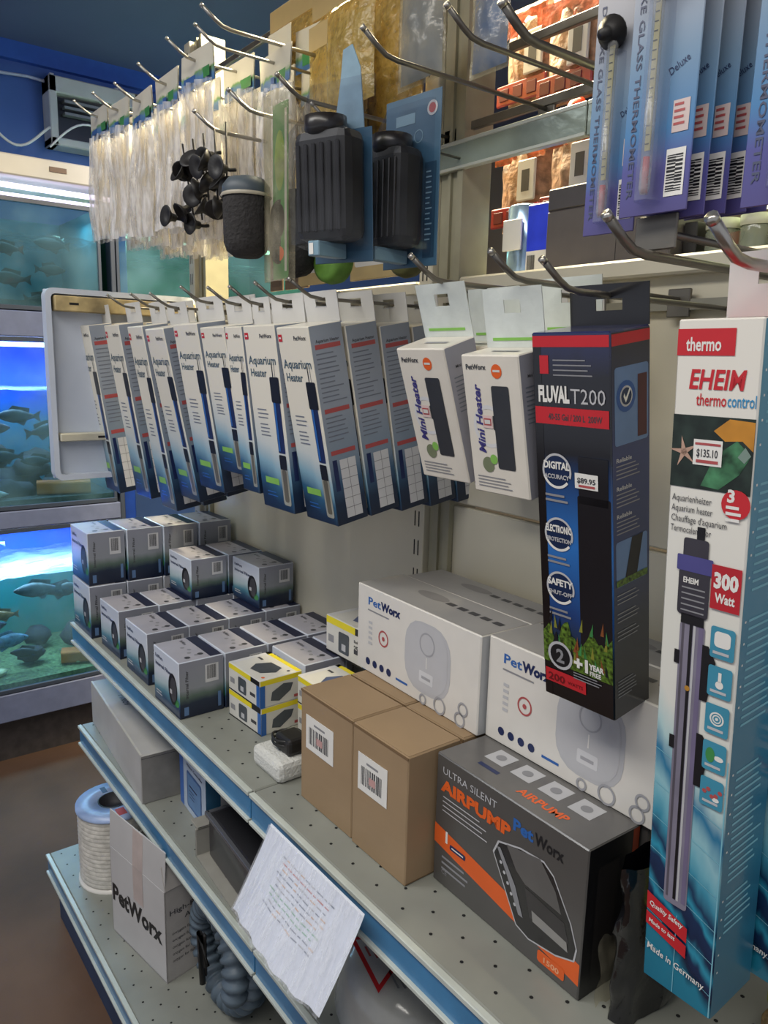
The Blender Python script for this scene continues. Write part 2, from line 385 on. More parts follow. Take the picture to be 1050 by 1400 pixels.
# ================================================================== AQUARIUMS
TX = -1.75
glass = clear_mat('aquarium_glass', (205, 232, 236), 0.05, 0.04, 0.0, 5, body=(150, 190, 200))
framem = mat('dark_grey_tank_frame', (70, 78, 92), .45, var=.1, scale=6)
def rock_bm(seed, s, m, sub=2):
    bm = bmesh.new(); bmesh.ops.create_icosphere(bm, subdivisions=sub, radius=1)
    for v in bm.verts:
        q = 1+.45*noise.noise(v.co*1.4+Vector((seed*3.1, 0, seed))); v.co = Vector((v.co.x*q*s[0], v.co.y*q*s[1], v.co.z*q*s[2]))
    b = MB(); bm.verts.index_update(); b.add([v.co.copy() for v in bm.verts], [[v.index for v in f.verts] for f in bm.faces], m, True); bm.free(); return b
def aquarium(label, y0, y1, z0, z1, backc, gravc, lightpow, lightcol, gravel=True, estr=3):
    t = tag(empty('aquarium', (TX-.45, y0, z0)), label, 'aquarium')
    W = y1-y0; H = z1-z0; D = .45
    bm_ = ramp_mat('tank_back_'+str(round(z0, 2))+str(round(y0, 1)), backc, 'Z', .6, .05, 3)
    b = MB(); b.box(0, 0, 0, .006, W, H, bm_); b.box(0, 0, 0, D, .005, H, bm_); b.box(0, W-.005, 0, D, W, H, bm_); obj('back_pane', b, t)
    b = MB(); b.box(0, .0, 0, D-.01, W, .03, mat('gravel_'+str(gravc), gravc, .8, var=.35, scale=90, bump=.8, bscale=120)); stuff(obj('gravel', b, t))
    b = MB(); b.box(D-.008, 0, 0, D-.002, W, H, glass); obj('front_pane', b, t)
    b = MB()
    for z in (0, H-.012): b.box(D-.012, 0, z, D+.004, W, z+.014, framem, .001)
    b.box(D-.012, 0, 0, D+.003, .010, H, framem, .001); b.box(D-.012, W-.010, 0, D+.003, W, H, framem, .001)
    obj('frame', b, t)
    if lightpow:
        if estr: b = MB(); b.tube([(D*.5, .03, H*.965), (D*.5, W-.03, H*.965)], .008, mat('tube_lamp_%d' % estr, (230, 240, 255), .4, emit=lightcol, estr=estr*3), 10); obj('lamp_tube', b, t)
        l = bpy.data.lights.new('tank_light', 'AREA'); l.shape = 'RECTANGLE'; l.size = .1; l.size_y = W*.9; l.energy = lightpow; l.color = [lin(c) for c in lightcol]
        lo = bpy.data.objects.new('tank_light', l); COL.objects.link(lo); lo.location = (TX-.45+D*.72, (y0+y1)/2, z0+H*.90+ZO)
        # water surface, its milky white body painting in the lamp's reflection
        b = MB()
        b.grid(lambda u, v: Vector((.01+u*(D-.02), .006+v*(W-.012), H*.70+.008*noise.noise(Vector((u*6, v*14, z0*5))))), 10, 30, clear_mat('water_surface', (225, 238, 245), .42, .12, 1.0, 22, (1, .35, 1), body=(225, 238, 248)))
        b2 = b.mesh('water_surface'); o = obj('water_surface', b2, t)
    return t
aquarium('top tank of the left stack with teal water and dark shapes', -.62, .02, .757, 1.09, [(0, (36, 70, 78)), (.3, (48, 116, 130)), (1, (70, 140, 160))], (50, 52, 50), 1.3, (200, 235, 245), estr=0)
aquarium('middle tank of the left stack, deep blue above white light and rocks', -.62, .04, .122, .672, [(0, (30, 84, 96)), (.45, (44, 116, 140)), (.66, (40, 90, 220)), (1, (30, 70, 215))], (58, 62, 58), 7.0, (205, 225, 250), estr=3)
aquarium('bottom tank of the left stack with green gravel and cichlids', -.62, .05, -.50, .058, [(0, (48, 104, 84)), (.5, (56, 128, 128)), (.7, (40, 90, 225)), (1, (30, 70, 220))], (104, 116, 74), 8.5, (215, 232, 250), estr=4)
aquarium('green tank seen beyond the shelving behind the clear hanging sleeves', .07, .80, .74, 1.06, [(0, (20, 70, 46)), (.5, (34, 104, 66)), (1, (24, 70, 50))], (40, 60, 44), 2.5, (210, 255, 210), estr=1)
for z in (1,):
    st = tag(empty('aquarium_stand', (0, 0, 0)), 'dark grey metal stand carrying the stack of three tanks', 'stand')
    for z0, z1 in ((.675, .754), (.062, .119), (-.60, -.503)):
        b = MB(); b.box(TX-.46, -.66, z0, TX+.006, .05, z1, mat('grey_blue_rail', (120, 128, 156), .45, var=.06), .003); obj('rail', b, st)
    for y in (-.70, .052):
        b = MB(); b.box(TX-.05, y, -ZO, TX, y+.016, 1.12, framem, .002); obj('post', b, st)
    b = MB(); b.box(TX-.46, -.66, -ZO, TX-.05, .03, -.60, mat('brown_base', (66, 60, 58), .7, var=.2)); obj('base', b, st)
b = MB(); b.box(TX-.1, .0535+.018, -ZO, TX-.02, .0535+.06, 1.20, mat('blue_post_paint', (30, 70, 160), .4, var=.05), .003)
put('blue_post', b, 'narrow cobalt post between the tank stack and green tank', 'post')
# light hoods above the top tank
hood = tag(empty('light_hood', (0, 0, 0)), 'long cream hood beam with lit tubes above the top tank', 'light')
b = MB(); b.box(TX-.30, -.70, 1.145, TX+.05, .06, 1.205, mat('aged_white_hood', (206, 200, 190), .5, var=.08, scale=6), .004); b.box(TX+.051, -.14, 1.17, TX+.053, -.09, 1.185, mat('brown_mark', (120, 96, 80), .6)); obj('housing', b, hood)
b = MB(); b.tube([(TX+.02, -.68, 1.122), (TX+.02, .05, 1.118)], .008, mat('pink_white_lamp', (230, 220, 240), .4, emit=(225, 215, 255), estr=1.6)); obj('lamp_tube', b, hood)
b = MB(); b.tube([(TX-.06, -.68, 1.105), (TX-.06, .05, 1.105)], .008, MATS['pink_white_lamp']); obj('lamp_tube', b, hood)
# rocks, logs, fish
rk = mat('dark_lava_rock', (44, 38, 40), .8, var=.3, scale=30, bump=.5)
rk2 = mat('pale_pebble', (190, 186, 140), .6, var=.2)
q = random.Random(5)
mid_rocks = [(-1.86, -.28, .165, .07), (-1.84, -.42, .160, .06), (-1.94, -.19, .235, .06), (-2.02, -.47, .165, .07), (-1.93, -.36, .17, .08), (-1.98, -.24, .175, .09), (-1.88, -.13, .165, .06), (-2.0, -.07, .17, .07), (-2.03, -.30, .27, .07), (-2.0, -.16, .26, .05)]
for i, (x, y, z, s) in enumerate(mid_rocks):
    put('rock', rock_bm(i, (s*.8, s, s*.62), rk), 'dark lava rock %s' % ['at the front below the fish', 'at the front left corner', 'second tier at the centre', 'at the far left', 'leaning left of centre', 'largest of the pile', 'nearest the right glass', 'behind the right end', 'resting on top of the pile', 'small and perched to the right'][i]+' in the middle tank', 'rock', (x, y, z))
for i, (x, y, z, s) in enumerate([(-2.0, -.42, -.43, .05), (-1.95, -.06, -.40, .07), (-2.05, -.18, -.42, .05), (-1.90, -.24, -.43, .045), (-1.84, -.035, -.44, .045)]):
    put('rock', rock_bm(i+9, (s*.8, s, s*.7), rk), 'rock %s in the bottom tank' % ['beside the left fish', 'beside the clay log', 'far back on the gravel', 'dark and round near the front', 'low beside the pebble'][i], 'rock', (x, y, z))
put('pebble', rock_bm(21, (.02, .03, .02), rk2), 'pale yellow pebble lying on the green gravel', 'rock', (-1.82, -.09, -.452))
put('pebble', rock_bm(22, (.03, .05, .014), rk2), 'pale flat stone at the left of the bottom tank', 'rock', (-1.85, -.38, -.458))
put('pebble', rock_bm(23, (.03, .06, .018), mat('white_stone', (206, 204, 196), .6)), 'flat white stone on the gravel of the middle tank', 'rock', (-1.80, -.36, .168))
clay = mat('clay_brick_brown', (190, 104, 44), .7, var=.2, scale=12)
def log_(label, loc, L_, rz):
    b = MB(); pr = rr(-.028, .028, -.022, .022, .008, 3); n = len(pr)
    pi_ = [(y*.68, z*.68) for y, z in pr]
    vs = [(x, y, z) for x, P_ in ((0, pr), (L_, pr), (L_, pi_), (0, pi_)) for y, z in P_]
    fs = [(k*n+a, k*n+(a+1) % n, ((k+1) % 4)*n+(a+1) % n, ((k+1) % 4)*n+a) for k in range(4) for a in range(n)]
    b.add(vs, fs, clay); put('clay_tunnel', b, label, 'tank ornament', loc, (0, 0, rz))
log_('brown clay tunnel block in the middle tank', (-1.84, -.20, .176), .17, math.radians(75))
log_('orange-brown clay tunnel on the green gravel of the bottom tank', (-1.85, -.15, -.442), .15, math.radians(70))
def fish(label, loc, L_, yaw, c, tilt=0):
    c = tuple(int(v*.72) for v in c)
    m = mat('fish_%d_%d_%d' % c, c, .55, var=.3, scale=60)
    t = tag(empty('fish', loc, (0, tilt, yaw)), label, 'fish')
    prof = [(-.5, .02), (-.44, .06), (-.3, .13), (-.1, .185), (.1, .16), (.28, .09), (.4, .05)]
    n = 10; vs = []; fs = []
    for px, r in prof:
        for k in range(n): a = 2*PI*k/n; vs.append((px*L_, r*.42*L_*math.cos(a), r*L_*math.sin(a)))
    for i in range(len(prof)-1):
        for k in range(n): fs.append((i*n+k, i*n+(k+1) % n, (i+1)*n+(k+1) % n, (i+1)*n+k))
    fs += [tuple(range(n)), tuple((len(prof)-1)*n+k for k in range(n))]
    b = MB(); b.add(vs, fs, m, True); obj('body', b, t)
    b = MB(); th = .008*L_
    b.prism([(.38*L_, -.04*L_), (.56*L_, -.15*L_), (.52*L_, 0), (.56*L_, .15*L_), (.38*L_, .04*L_)], th, m); obj('tail', b, t)
    b = MB(); b.prism([(-.2*L_, .15*L_), (-.1*L_, .26*L_), (.3*L_, .2*L_), (.28*L_, .08*L_)], th, m); b.prism([(-.05*L_, -.15*L_), (.15*L_, -.25*L_), (.25*L_, -.08*L_)], th, m); obj('fin', b, t)
    b = MB()
    for s in (-1, 1): b.lathe([(0, -.02*L_), (.018*L_, 0), (0, .02*L_)], black, 6, Matrix.Translation((-.4*L_, s*.035*L_, .03*L_)) @ Matrix.Rotation(PI/2, 4, 'X'))
    obj('eye', b, t)
F = [  # tank z area, (label, x, y, z, L, yaw, colour)
 ('dark round fish near the glass in the top tank', -1.84, -.25, .95, .10, 1.6, (40, 46, 60)), ('dark fish low in the top tank', -1.86, -.24, .86, .12, 1.5, (30, 36, 44)),
 ('dark fish at the right of the top tank', -1.88, -.10, .98, .12, 1.8, (34, 36, 42)), ('small dark fish below centre of the top tank', -1.9, -.10, .90, .10, -1.4, (36, 40, 46)), ('black fish hovering over the floor of the top tank', -1.9, -.14, .80, .11, -1.2, (26, 30, 34)),
 ('slender white fish in the top tank', -1.9, -.08, 1.0, .05, 1.2, (210, 206, 190)),
 ('brown striped fish high in the middle tank', -1.83, -.25, .42, .13, 1.5, (92, 84, 96)), ('dark tilted fish at the centre of the middle tank', -1.84, -.16, .37, .13, -1.4, (52, 60, 76)), ('violet-brown fish left in the middle tank', -1.84, -.33, .38, .12, -1.5, (96, 70, 92)),
 ('dark blue fish before the rocks of the middle tank', -1.83, -.10, .31, .12, 1.7, (44, 56, 84)), ('grey fish low at the left of the middle tank', -1.82, -.30, .29, .11, 1.5, (70, 78, 92)), ('slate fish beside the rock pile of the middle tank', -1.82, -.20, .27, .10, 1.4, (60, 70, 80)),
 ('grey fish with a pale belly in the bottom tank', -1.84, -.22, -.18, .15, 1.5, (120, 124, 130)), ('dark fish facing right in the bottom tank', -1.86, -.13, -.20, .14, -1.5, (64, 76, 86)), ('pale blue fish at the left of the bottom tank', -1.82, -.33, -.34, .14, -1.5, (150, 190, 225)),
 ('orange fish at the left of the bottom tank', -1.83, -.34, -.25, .10, 1.5, (196, 140, 90)), ('small dark fish near the clay tunnel', -1.84, -.27, -.40, .10, 1.2, (60, 62, 66)), ('slate fish by the right glass of the bottom tank', -1.86, -.04, -.28, .12, 1.7, (70, 86, 92)), ('white fish at the surface of the bottom tank', -1.84, -.36, .0, .09, 1.5, (190, 200, 220)),
 ('dark fish at the left glass of the bottom tank', -1.84, -.37, -.29, .10, -1.3, (58, 74, 96))]
for lb, x, y, z, L_, yw, c in F: fish(lb, (x, y, z), L_, yw, c, 0.15 if 'tilted' in lb else 0.03)

# ================================================================== PEGS
def peg(x, y0, y1, z, label, r=.0028, group=None, plate=True, double=False, m=None):
    """wire hook from y1 (bar) out to its upturned tip at y0 (front)"""
    m = m or darksteel
    t = tag(empty('peg_hook', (x, y1, z)), label, 'hook', group)
    d = y0-y1
    b = MB(); b.tube([(0, .0, 0), (0, d+.045, 0), (0, d+.030, .002), (0, d+.018, .008), (0, d, .020)], r, m, 8); obj('wire', b, t)
    b = MB(); b.tube([(0, d-.001, .0205), (0, d-.005, .023)], r*1.08, steel, 8); obj('tip', b, t)
    if plate:
        b = MB(); b.box(-.014, -.004, -.02, .014, .002, .012, m, .001); obj('back_plate', b, t)
    if double:
        b = MB(); b.tube([(0, 0, .018), (0, d+.06, .018)], r*.8, m, 6); b.box(-.018, d+.056, .004, .018, d+.059, .03, m, .001); obj('label_arm', b, t)
    return t

# ================================================================== AQUARIUM HEATER BOXES
heater_m = ramp_mat('heater_box_print', [(0, (22, 34, 54)), (.10, (26, 46, 72)), (.20, (46, 90, 122)), (.29, (130, 168, 186)), (.40, (196, 202, 200)), (.6, (222, 216, 200))], 'Z', .33, .03, 3, .10, .25)
heater_side = ramp_mat('heater_box_side_print', [(0, (22, 34, 54)), (.12, (26, 44, 70)), (.22, (56, 88, 118)), (.34, (124, 140, 156)), (.6, (146, 154, 166))], 'Z', .4, .03, 3, 0, .15)
glow_tube = mat('print_glass_tube', (150, 150, 140), .3, var=.1)
_hb = {}
titlec = mat('slate_title_ink', (66, 88, 102), .4, var=0)
def heater_mesh(W, D, L_):
    k = (round(W, 3), round(D, 3), round(L_, 3))
    if k in _hb: return _hb[k]
    b = MB(); b.box(0, 0, -L_, W, D, 0, heater_m, .0015)
    fr, rt, tp, lf = faces(W, D, L_, -L_); H = L_
    b.rect(rt, .001, .001, D-.001, H-.001, heater_side, 1)
    b.rect(lf, .001, .001, D-.001, H-.001, heater_side, 1)
    # front: logo, title, heater picture, text, tag
    b.rect(fr, W*.04, H*.93, W*.16, H*.965, red, 2); b.rect(fr, W*.07, H*.943, W*.13, H*.952, white, 3)
    b.text(fr, 'PetWorx', W*.52, H*.935, H*.030, darkgrey, 2, .02, fit=W*.38)
    b.text(fr, 'Aquarium', W*.08, H*.80, H*.062, titlec, 2, .015, fit=W*.86)
    b.text(fr, 'Heater', W*.10, H*.735, H*.058, titlec, 2, .015, fit=W*.52)
    cx = W*.80
    b.rect(fr, cx-W*.012, H*.72, cx+W*.012, H*.81, black, 2); b.rect(fr, cx+W*.06, H*.72, cx+W*.075, H*.80, midgrey, 2)
    b.rrect(fr, cx-W*.11, H*.60, cx+W*.17, H*.735, W*.03, black, 3)
    b.rrect(fr, cx-W*.08, H*.33, cx+W*.13, H*.62, W*.02, navy, 2); b.rect(fr, cx-W*.06, H*.34, cx-W*.0, H*.60, blueink, 4)
    b.rrect(fr, cx-W*.08, H*.24, cx+W*.13, H*.32, W*.02, black, 3)
    b.rrect(fr, cx-W*.09, H*.04, cx+W*.14, H*.25, W*.05, glow_tube, 2); b.rrect(fr, cx-W*.04, H*.06, cx+W*.09, H*.24, W*.04, mat('print_tube_core', (96, 92, 80), .3), 3)
    b.lines(fr, W*.18, H*.56, W*.42, 3, H*.022, H*.006, graytext, 2); b.lines(fr, W*.22, H*.48, W*.36, 4, H*.02, H*.006, graytext, 2)
    b.rect(fr, W*.18, H*.145, W*.62, H*.18, green, 2); b.lines(fr, W*.2, H*.10, W*.4, 2, H*.02, H*.006, blueink, 2)
    # side: instructions
    b.text(rt, 'Aquarium Heater', D*.16, H*.915, H*.022, darkgrey, 2, .02, fit=D*.7)
    for zz in (.885, .575, .365): b.rect(rt, D*.12, H*zz, D*.88, H*(zz+.022), dullred, 2)
    b.lines(rt, D*.12, H*.865, D*.74, 11, H*.023, H*.006, graytext, 2); b.lines(rt, D*.12, H*.555, D*.74, 6, H*.023, H*.006, graytext, 2)
    b.rect(rt, D*.34, H*.03, D*.84, H*.335, palegrey, 2)
    for k2 in range(1, 6): b.rect(rt, D*.34, H*(.03+.051*k2), D*.84, H*(.033+.051*k2), midgrey, 3)
    b.rect(rt, D*.58, H*.03, D*.595, H*.335, midgrey, 3)
    b.rect(rt, D*.12, H*.18, D*.26, H*.34, navy, 2)
    body = b.mesh('carton')
    # hang tab at the back plane with a slot
    t = MB(); h = .040; s0, s1 = W*.34, W*.66
    y0 = D-.0012
    for x0, z0, x1, z1 in ((0, 0, s0, h), (s1, 0, W, h), (s0, 0, s1, h*.50), (s0, h*.78, s1, h)):
        t.box(x0, y0, z0, x1, D-.0002, z1, offwhite)
    t.box(s0-.001, y0-.0004, h*.47, s1+.001, y0, h*.5, lightgrey)
    tab = t.mesh('hang_tab'); _hb[k] = (body, tab); return _hb[k]
def heater_box(x_tr, ytr, ztr, W, D, L_, th, label, yaw=0):
    body, tab = heater_mesh(W, D, L_)
    t = tag(empty('heater_box', (x_tr-W, ytr, ztr), (math.radians(th), 0, math.radians(yaw))), label, 'box', 'white and blue aquarium heater boxes hanging in a row')
    obj('carton', body, t); obj('hang_tab', tab, t)
    return t
hb = [(-.860, .686, .095, .385, 8.2), (-.665, .683, .088, .366, 8.9), (-.535, .677, .078, .366, 9.5), (-.431, .671, .088, .327, 11.2), (-.288, .676, .098, .289, 9.1),
      (-.189, .669, .086, .237, 8.7), (-.131, .668, .054, .255, 6.7), (-.033, .668, .092, .272, 7.3), (.055, .664, .082, .275, 10.9)]
for i, (x, z, W, L_, th) in enumerate(hb):
    nb = [1, 1, 1, 1, 1, 1, 1, 1, 4][i]
    D = .053
    lab = 'white and blue aquarium heater box at the front of the %s hook from the left' % ORD[i]
    if i == 8: lab = 'white and blue aquarium heater box with its full grey text side showing, nearest'
    heater_box(x, -.30, z, W, D, L_, th, lab, yaw=0)
    for k in range(nb):
        if i in (4, 5, 6, 7) and k >= 0: y = -.30+.062
        else: y = -.30+.058*(k+1)
        if y > -.062: break
        kk = 'aquarium heater box hanging directly behind the front one on the %s hook from the left' % ORD[i]
        if i == 8: kk = 'aquarium heater box with red-striped grey side, %s behind the nearest front box' % ORD[k]
        heater_box(x, y, z+.002*(k+1)+(.008 if i < 8 else .003)*.5, W, D, L_-(.006 if i == 8 else 0), th-(.4*k), kk)
    zpeg = z+.050*.62+.053*math.sin(math.radians(th))-.002
    peg(x-W*.5+.004, -.302, -.01, zpeg, 'wire hook holding heater boxes, %s from the left' % ORD[i], .0025, 'hooks of the heater box row')

# ================================================================== MINI HEATER BOXES
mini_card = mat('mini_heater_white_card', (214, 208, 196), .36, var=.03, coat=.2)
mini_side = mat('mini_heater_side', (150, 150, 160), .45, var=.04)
def mini_heater(x_tr, y, z, W, D, L_, th, label, tagh=.058, rz=0):
    t = tag(empty('mini_heater_box', (x_tr-W, y, z), (math.radians(th), 0, math.radians(rz))), label, 'box', 'white mini heater boxes')
    b = MB(); b.box(0, 0, -L_, W, D, 0, mini_card, .0015)
    fr, rt, tp, lf = faces(W, D, L_, -L_); H = L_
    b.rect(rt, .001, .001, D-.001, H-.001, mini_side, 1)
    b.text(fr, 'PetWorx', W*.08, H*.90, H*.050, darkgrey, 2, .03, fit=W*.36)
    b.disc(fr, W*.62, H*.89, W*.09, orange, 2, n=18); b.rect(fr, W*.56, H*.885, W*.68, H*.90, offwhite, 3)
    b.text(fr, 'Mini Heater', W*.30, H*.30, H*.095, violetink, 2, .03, rot=PI/2, fit=H*.50, shear=.2)
    b.rrect(fr, W*.50, H*.20, W*.80, H*.79, W*.03, mat('charcoal_print', (52, 54, 58), .4), 2)
    b.rect(fr, W*.48, H*.48, W*.51, H*.58, MATS['charcoal_print'], 2)
    b.disc(fr, W*.32, H*.22, W*.105, mat('olive_badge', (116, 124, 96), .4), 2); b.disc(fr, W*.43, H*.265, W*.065, green, 3)
    b.rect(fr, W*.30, H*.49, W*.47, H*.58, mat('pinkish_sticker', (214, 190, 186), .5), 3); b.rect(fr, W*.32, H*.51, W*.45, H*.56, dullred, 4); b.rect(fr, W*.335, H*.52, W*.435, H*.55, offwhite, 5)
    b.ring(fr, W*.4, H*.5, W*.28, W*.05, palegrey, 1, t0=60, t1=300)
    b.lines(fr, W*.10, H*.13, W*.72, 4, H*.024, H*.008, midgrey, 2)
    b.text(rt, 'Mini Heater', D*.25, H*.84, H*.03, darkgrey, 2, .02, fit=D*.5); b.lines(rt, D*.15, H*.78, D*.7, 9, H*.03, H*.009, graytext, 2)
    b.rect(tp, W*.35, D*.4, W*.8, D*.52, midgrey, 2)
    obj('carton', b, t)
    s = MB(); h = tagh; s0, s1 = W*.36, W*.64; y0 = D-.0012
    for x0, z0, x1, z1 in ((0, 0, s0, h), (s1, 0, W, h), (s0, 0, s1, h*.58), (s0, h*.80, s1, h)): s.box(x0, y0, z0, x1, D-.0002, z1, mat('clear_pale_tag', (206, 212, 206), .2, coat=.6, bump=.3))
    s.box(W*.12, y0-.0005, h*.12, W*.86, y0, h*.17, green); obj('hang_tab', s, t)
    return t
mini_heater(.319, -.300, .636, .079, .046, .152, 18.0, 'white mini heater box tilted to the right, beside the heater row')
mini_heater(.423, -.300, .630, .078, .040, .143, 12.0, 'white mini heater box hanging straight, next to the black box')
mini_heater(.335, -.245, .640, .079, .046, .150, 9.0, 'white mini heater box mostly hidden behind the tilted one')
mini_heater(.445, -.245, .645, .078, .040, .143, 8.0, 'white mini heater box mostly hidden behind the straight one')
peg(.285, -.315, -.01, .706, 'wire hook above the tilted mini heater box', .003)
peg(.400, -.315, -.01, .700, 'wire hook above the straight mini heater box', .003)
heater_box(.232, -.115, .668, .082, .050, .215, 9, 'aquarium heater box hidden low behind the tilted mini heater')
heater_box(.332, -.100, .668, .082, .045, .215, 9, 'aquarium heater box with dark base behind the straight mini heater')

# ================================================================== BLACK 200 W HEATER BOX
fl_m = ramp_mat('black_box_front_print', [(0, (16, 16, 18)), (.10, (22, 22, 26)), (.17, (30, 40, 34)), (.26, (26, 60, 116)), (.45, (40, 108, 182)), (.60, (30, 70, 124)), (.70, (20, 22, 28)), (.9, (20, 20, 28)), (1, (36, 42, 84))], 'Z', .22, .03, 3, 0, .6)
fl_s = ramp_mat('black_box_side_print', [(0, (18, 20, 24)), (.25, (26, 34, 50)), (.4, (30, 46, 86)), (.7, (30, 46, 96)), (1, (18, 18, 26))], 'Z', .28, .03, 3, 0, .4)
plant_p = mat('print_water_plants', (78, 104, 34), .35, var=.75, scale=260)
W, D, H = .084, .0567, .364
t = tag(empty('black_heater_box', (.438, -.300, .650), (math.radians(8.6), 0, math.radians(1))), 'tall black and blue box of a 200 watt heater with a price sticker', 'box')
b = MB(); b.box(0, 0, -H, W, D, 0, fl_m, .0012)
fr, rt, tp, lf = faces(W, D, H, -H)
b.rect(rt, .0012, .001, D-.001, H-.002, fl_s, 1); b.rect(lf, .001, .001, D-.001, H-.001, black, 1)
b.rect(fr, 0.001, H*.965, W-.001, H*.992, red, 2); b.rect(rt, 0.001, H*.965, D-.001, H*.992, red, 2)
b.rect(fr, .001, .001, W*.12, H*.965, mat('black_box_edge', (16, 15, 18), .2, coat=.5), 1)
b.rect(fr, W*.10, H*.90, W*.22, H*.945, red, 2); b.lines(fr, W*.28, H*.935, W*.6, 4, H*.012, H*.003, midgrey, 2)
b.text(fr, 'FLUVAL', W*.07, H*.832, H*.054, white, 3, .05, fit=W*.42); b.text(fr, 'T200', W*.50, H*.830, H*.052, lightgrey, 3, -.0, fit=W*.44)
b.rect(fr, W*.02, H*.775, W*.98, H*.818, red, 2); b.text(fr, '40-55 Gal / 200 L  200W', W*.2, H*.787, H*.022, darkgrey, 3, .02, fit=W*.7)
b.rrect(fr, W*.56, H*.17, W*.99, H*.60, .002, mat('heater_silhouette', (20, 22, 28), .2, coat=.5), 2); b.rect(fr, W*.58, H*.58, W*.96, H*.70, MATS['heater_silhouette'], 2)
for zz, tx, t2 in ((.655, 'DIGITAL', 'ACCURACY'), (.485, 'ELECTRONIC', 'PROTECTION'), (.335, 'SAFETY', 'SHUT-OFF')):
    b.disc(fr, W*.29, H*zz, W*.18, mat('badge_navy', (22, 40, 74), .25), 2); b.ring(fr, W*.29, H*zz, W*.20, W*.026, lightgrey, 3, t0=-20, t1=200); b.ring(fr, W*.29, H*zz, W*.20, W*.03, white, 3, t0=200, t1=320)
    b.text(fr, tx, W*.29, H*(zz+.006), H*.026, white, 4, .04, fit=W*.36, align='C'); b.text(fr, t2, W*.29, H*(zz-.020), H*.016, lightgrey, 4, .03, fit=W*.34, align='C')
    b.lines(fr, W*.12, H*(zz-.062), W*.38, 2, H*.014, H*.006, midgrey, 3)
rnd = random.Random(4)
pp = [(W*.01, H*.105)]
for k in range(22): pp.append((W*(.01+.98*k/21), H*(.185+.05*rnd.random()+.02*math.sin(k))))
pp.append((W*.99, H*.105)); b.poly(fr, pp, plant_p, 3)
for k in range(26):
    x = W*rnd.uniform(.05, .95); z = H*rnd.uniform(.12, .24); b.poly(fr, [(x-.002, z), (x+.002, z), (x+rnd.uniform(-.003, .003), z+.014)], [seagreen, mat('olive_print', (130, 130, 50), .4), mat('rust_print', (130, 74, 40), .4), black][k % 4], 4)
b.disc(fr, W*.26, H*.135, W*.17, black, 5); b.ring(fr, W*.26, H*.135, W*.18, W*.035, lightgrey, 6); b.text(fr, '2', W*.26, H*.115, H*.055, midgrey, 6, .03, align='C')
b.text(fr, '+1', W*.46, H*.115, H*.050, white, 6, .05, fit=W*.2); b.text(fr, 'YEAR', W*.68, H*.128, H*.022, white, 6, .05, fit=W*.2); b.text(fr, 'FREE', W*.68, H*.110, H*.018, white, 6, .03, fit=W*.16)
b.lines(fr, W*.45, H*.102, W*.48, 3, H*.008, H*.003, midgrey, 6)
b.rect(fr, W*.03, H*.045, W*.62, H*.085, red, 4); b.text(fr, '200', W*.07, H*.052, H*.03, mat('deep_red_ink', (110, 18, 24), .4), 5, .03, fit=W*.25); b.text(fr, 'WATTS', W*.36, H*.056, H*.014, MATS['deep_red_ink'], 5, .02, fit=W*.22)
b.rect(fr, W*.54, H*.620, W*.84, H*.659, white, 6); b.text(fr, '$89.95', W*.57, H*.635, H*.018, darkgrey, 7, .03, fit=W*.24); b.rect(fr, W*.59, H*.624, W*.80, H*.630, dullred, 7)
# side
b.rrect(rt, D*.08, H*.73, D*.94, H*.915, .003, mat('print_pale_blue', (96, 124, 164), .3), 2)
b.disc(rt, D*.36, H*.845, D*.24, mat('badge_blue', (36, 78, 140), .3), 3); b.disc(rt, D*.36, H*.845, D*.16, lightgrey, 4); b.disc(rt, D*.36, H*.845, D*.13, MATS['badge_navy'], 5)
b.poly(rt, [(D*.28, H*.845), (D*.34, H*.83), (D*.46, H*.86), (D*.44, H*.865), (D*.34, H*.842), (D*.30, H*.853)], white, 6)
b.rect(rt, D*.66, H*.74, D*.90, H*.89, mat('dark_red_print', (70, 24, 30), .3), 3)
for z0 in (.69, .62, .55): b.text(rt, 'Reliable', D*.10, H*z0, H*.015, lightgrey, 3, .02, fit=D*.4); b.lines(rt, D*.10, H*(z0-.008), D*.72, 4, H*.010, H*.003, midgrey, 3)
b.rrect(rt, D*.08, H*.37, D*.92, H*.49, .003, MATS['print_pale_blue'], 2); b.poly(rt, [(D*.30, H*.38), (D*.62, H*.38), (D*.80, H*.49), (D*.50, H*.49)], black, 3); b.rect(rt, D*.08, H*.372, D*.92, H*.39, plant_p, 4)
for z0 in (.35, .30, .25): b.lines(rt, D*.10, H*z0, D*.72, 3, H*.011, H*.003, midgrey, 3)
b.lines(rt, D*.10, H*.11, D*.6, 6, H*.009, H*.003, midgrey, 3)
obj('carton', b, t)
s = MB(); h = .036; x0, x1, z0, z1 = W*.34, W*.68, h*.36, h*.64; y0 = D-.0014; tb = mat('black_hang_card', (26, 25, 28), .25, coat=.5)
for a in ((0, 0, x0, h), (x1, 0, W, h), (x0, 0, x1, z0), (x0, z1, x1, h)): s.box(a[0], y0, a[1], a[2], D-.0002, a[3], tb)
obj('hang_tab', s, t)
peg(.480, -.335, -.01, .684, 'wire hook carrying the black heater box', .003)
peg(.560, -.36, -.01, .705, 'empty wire hook right of the black heater box', .0038, double=True)

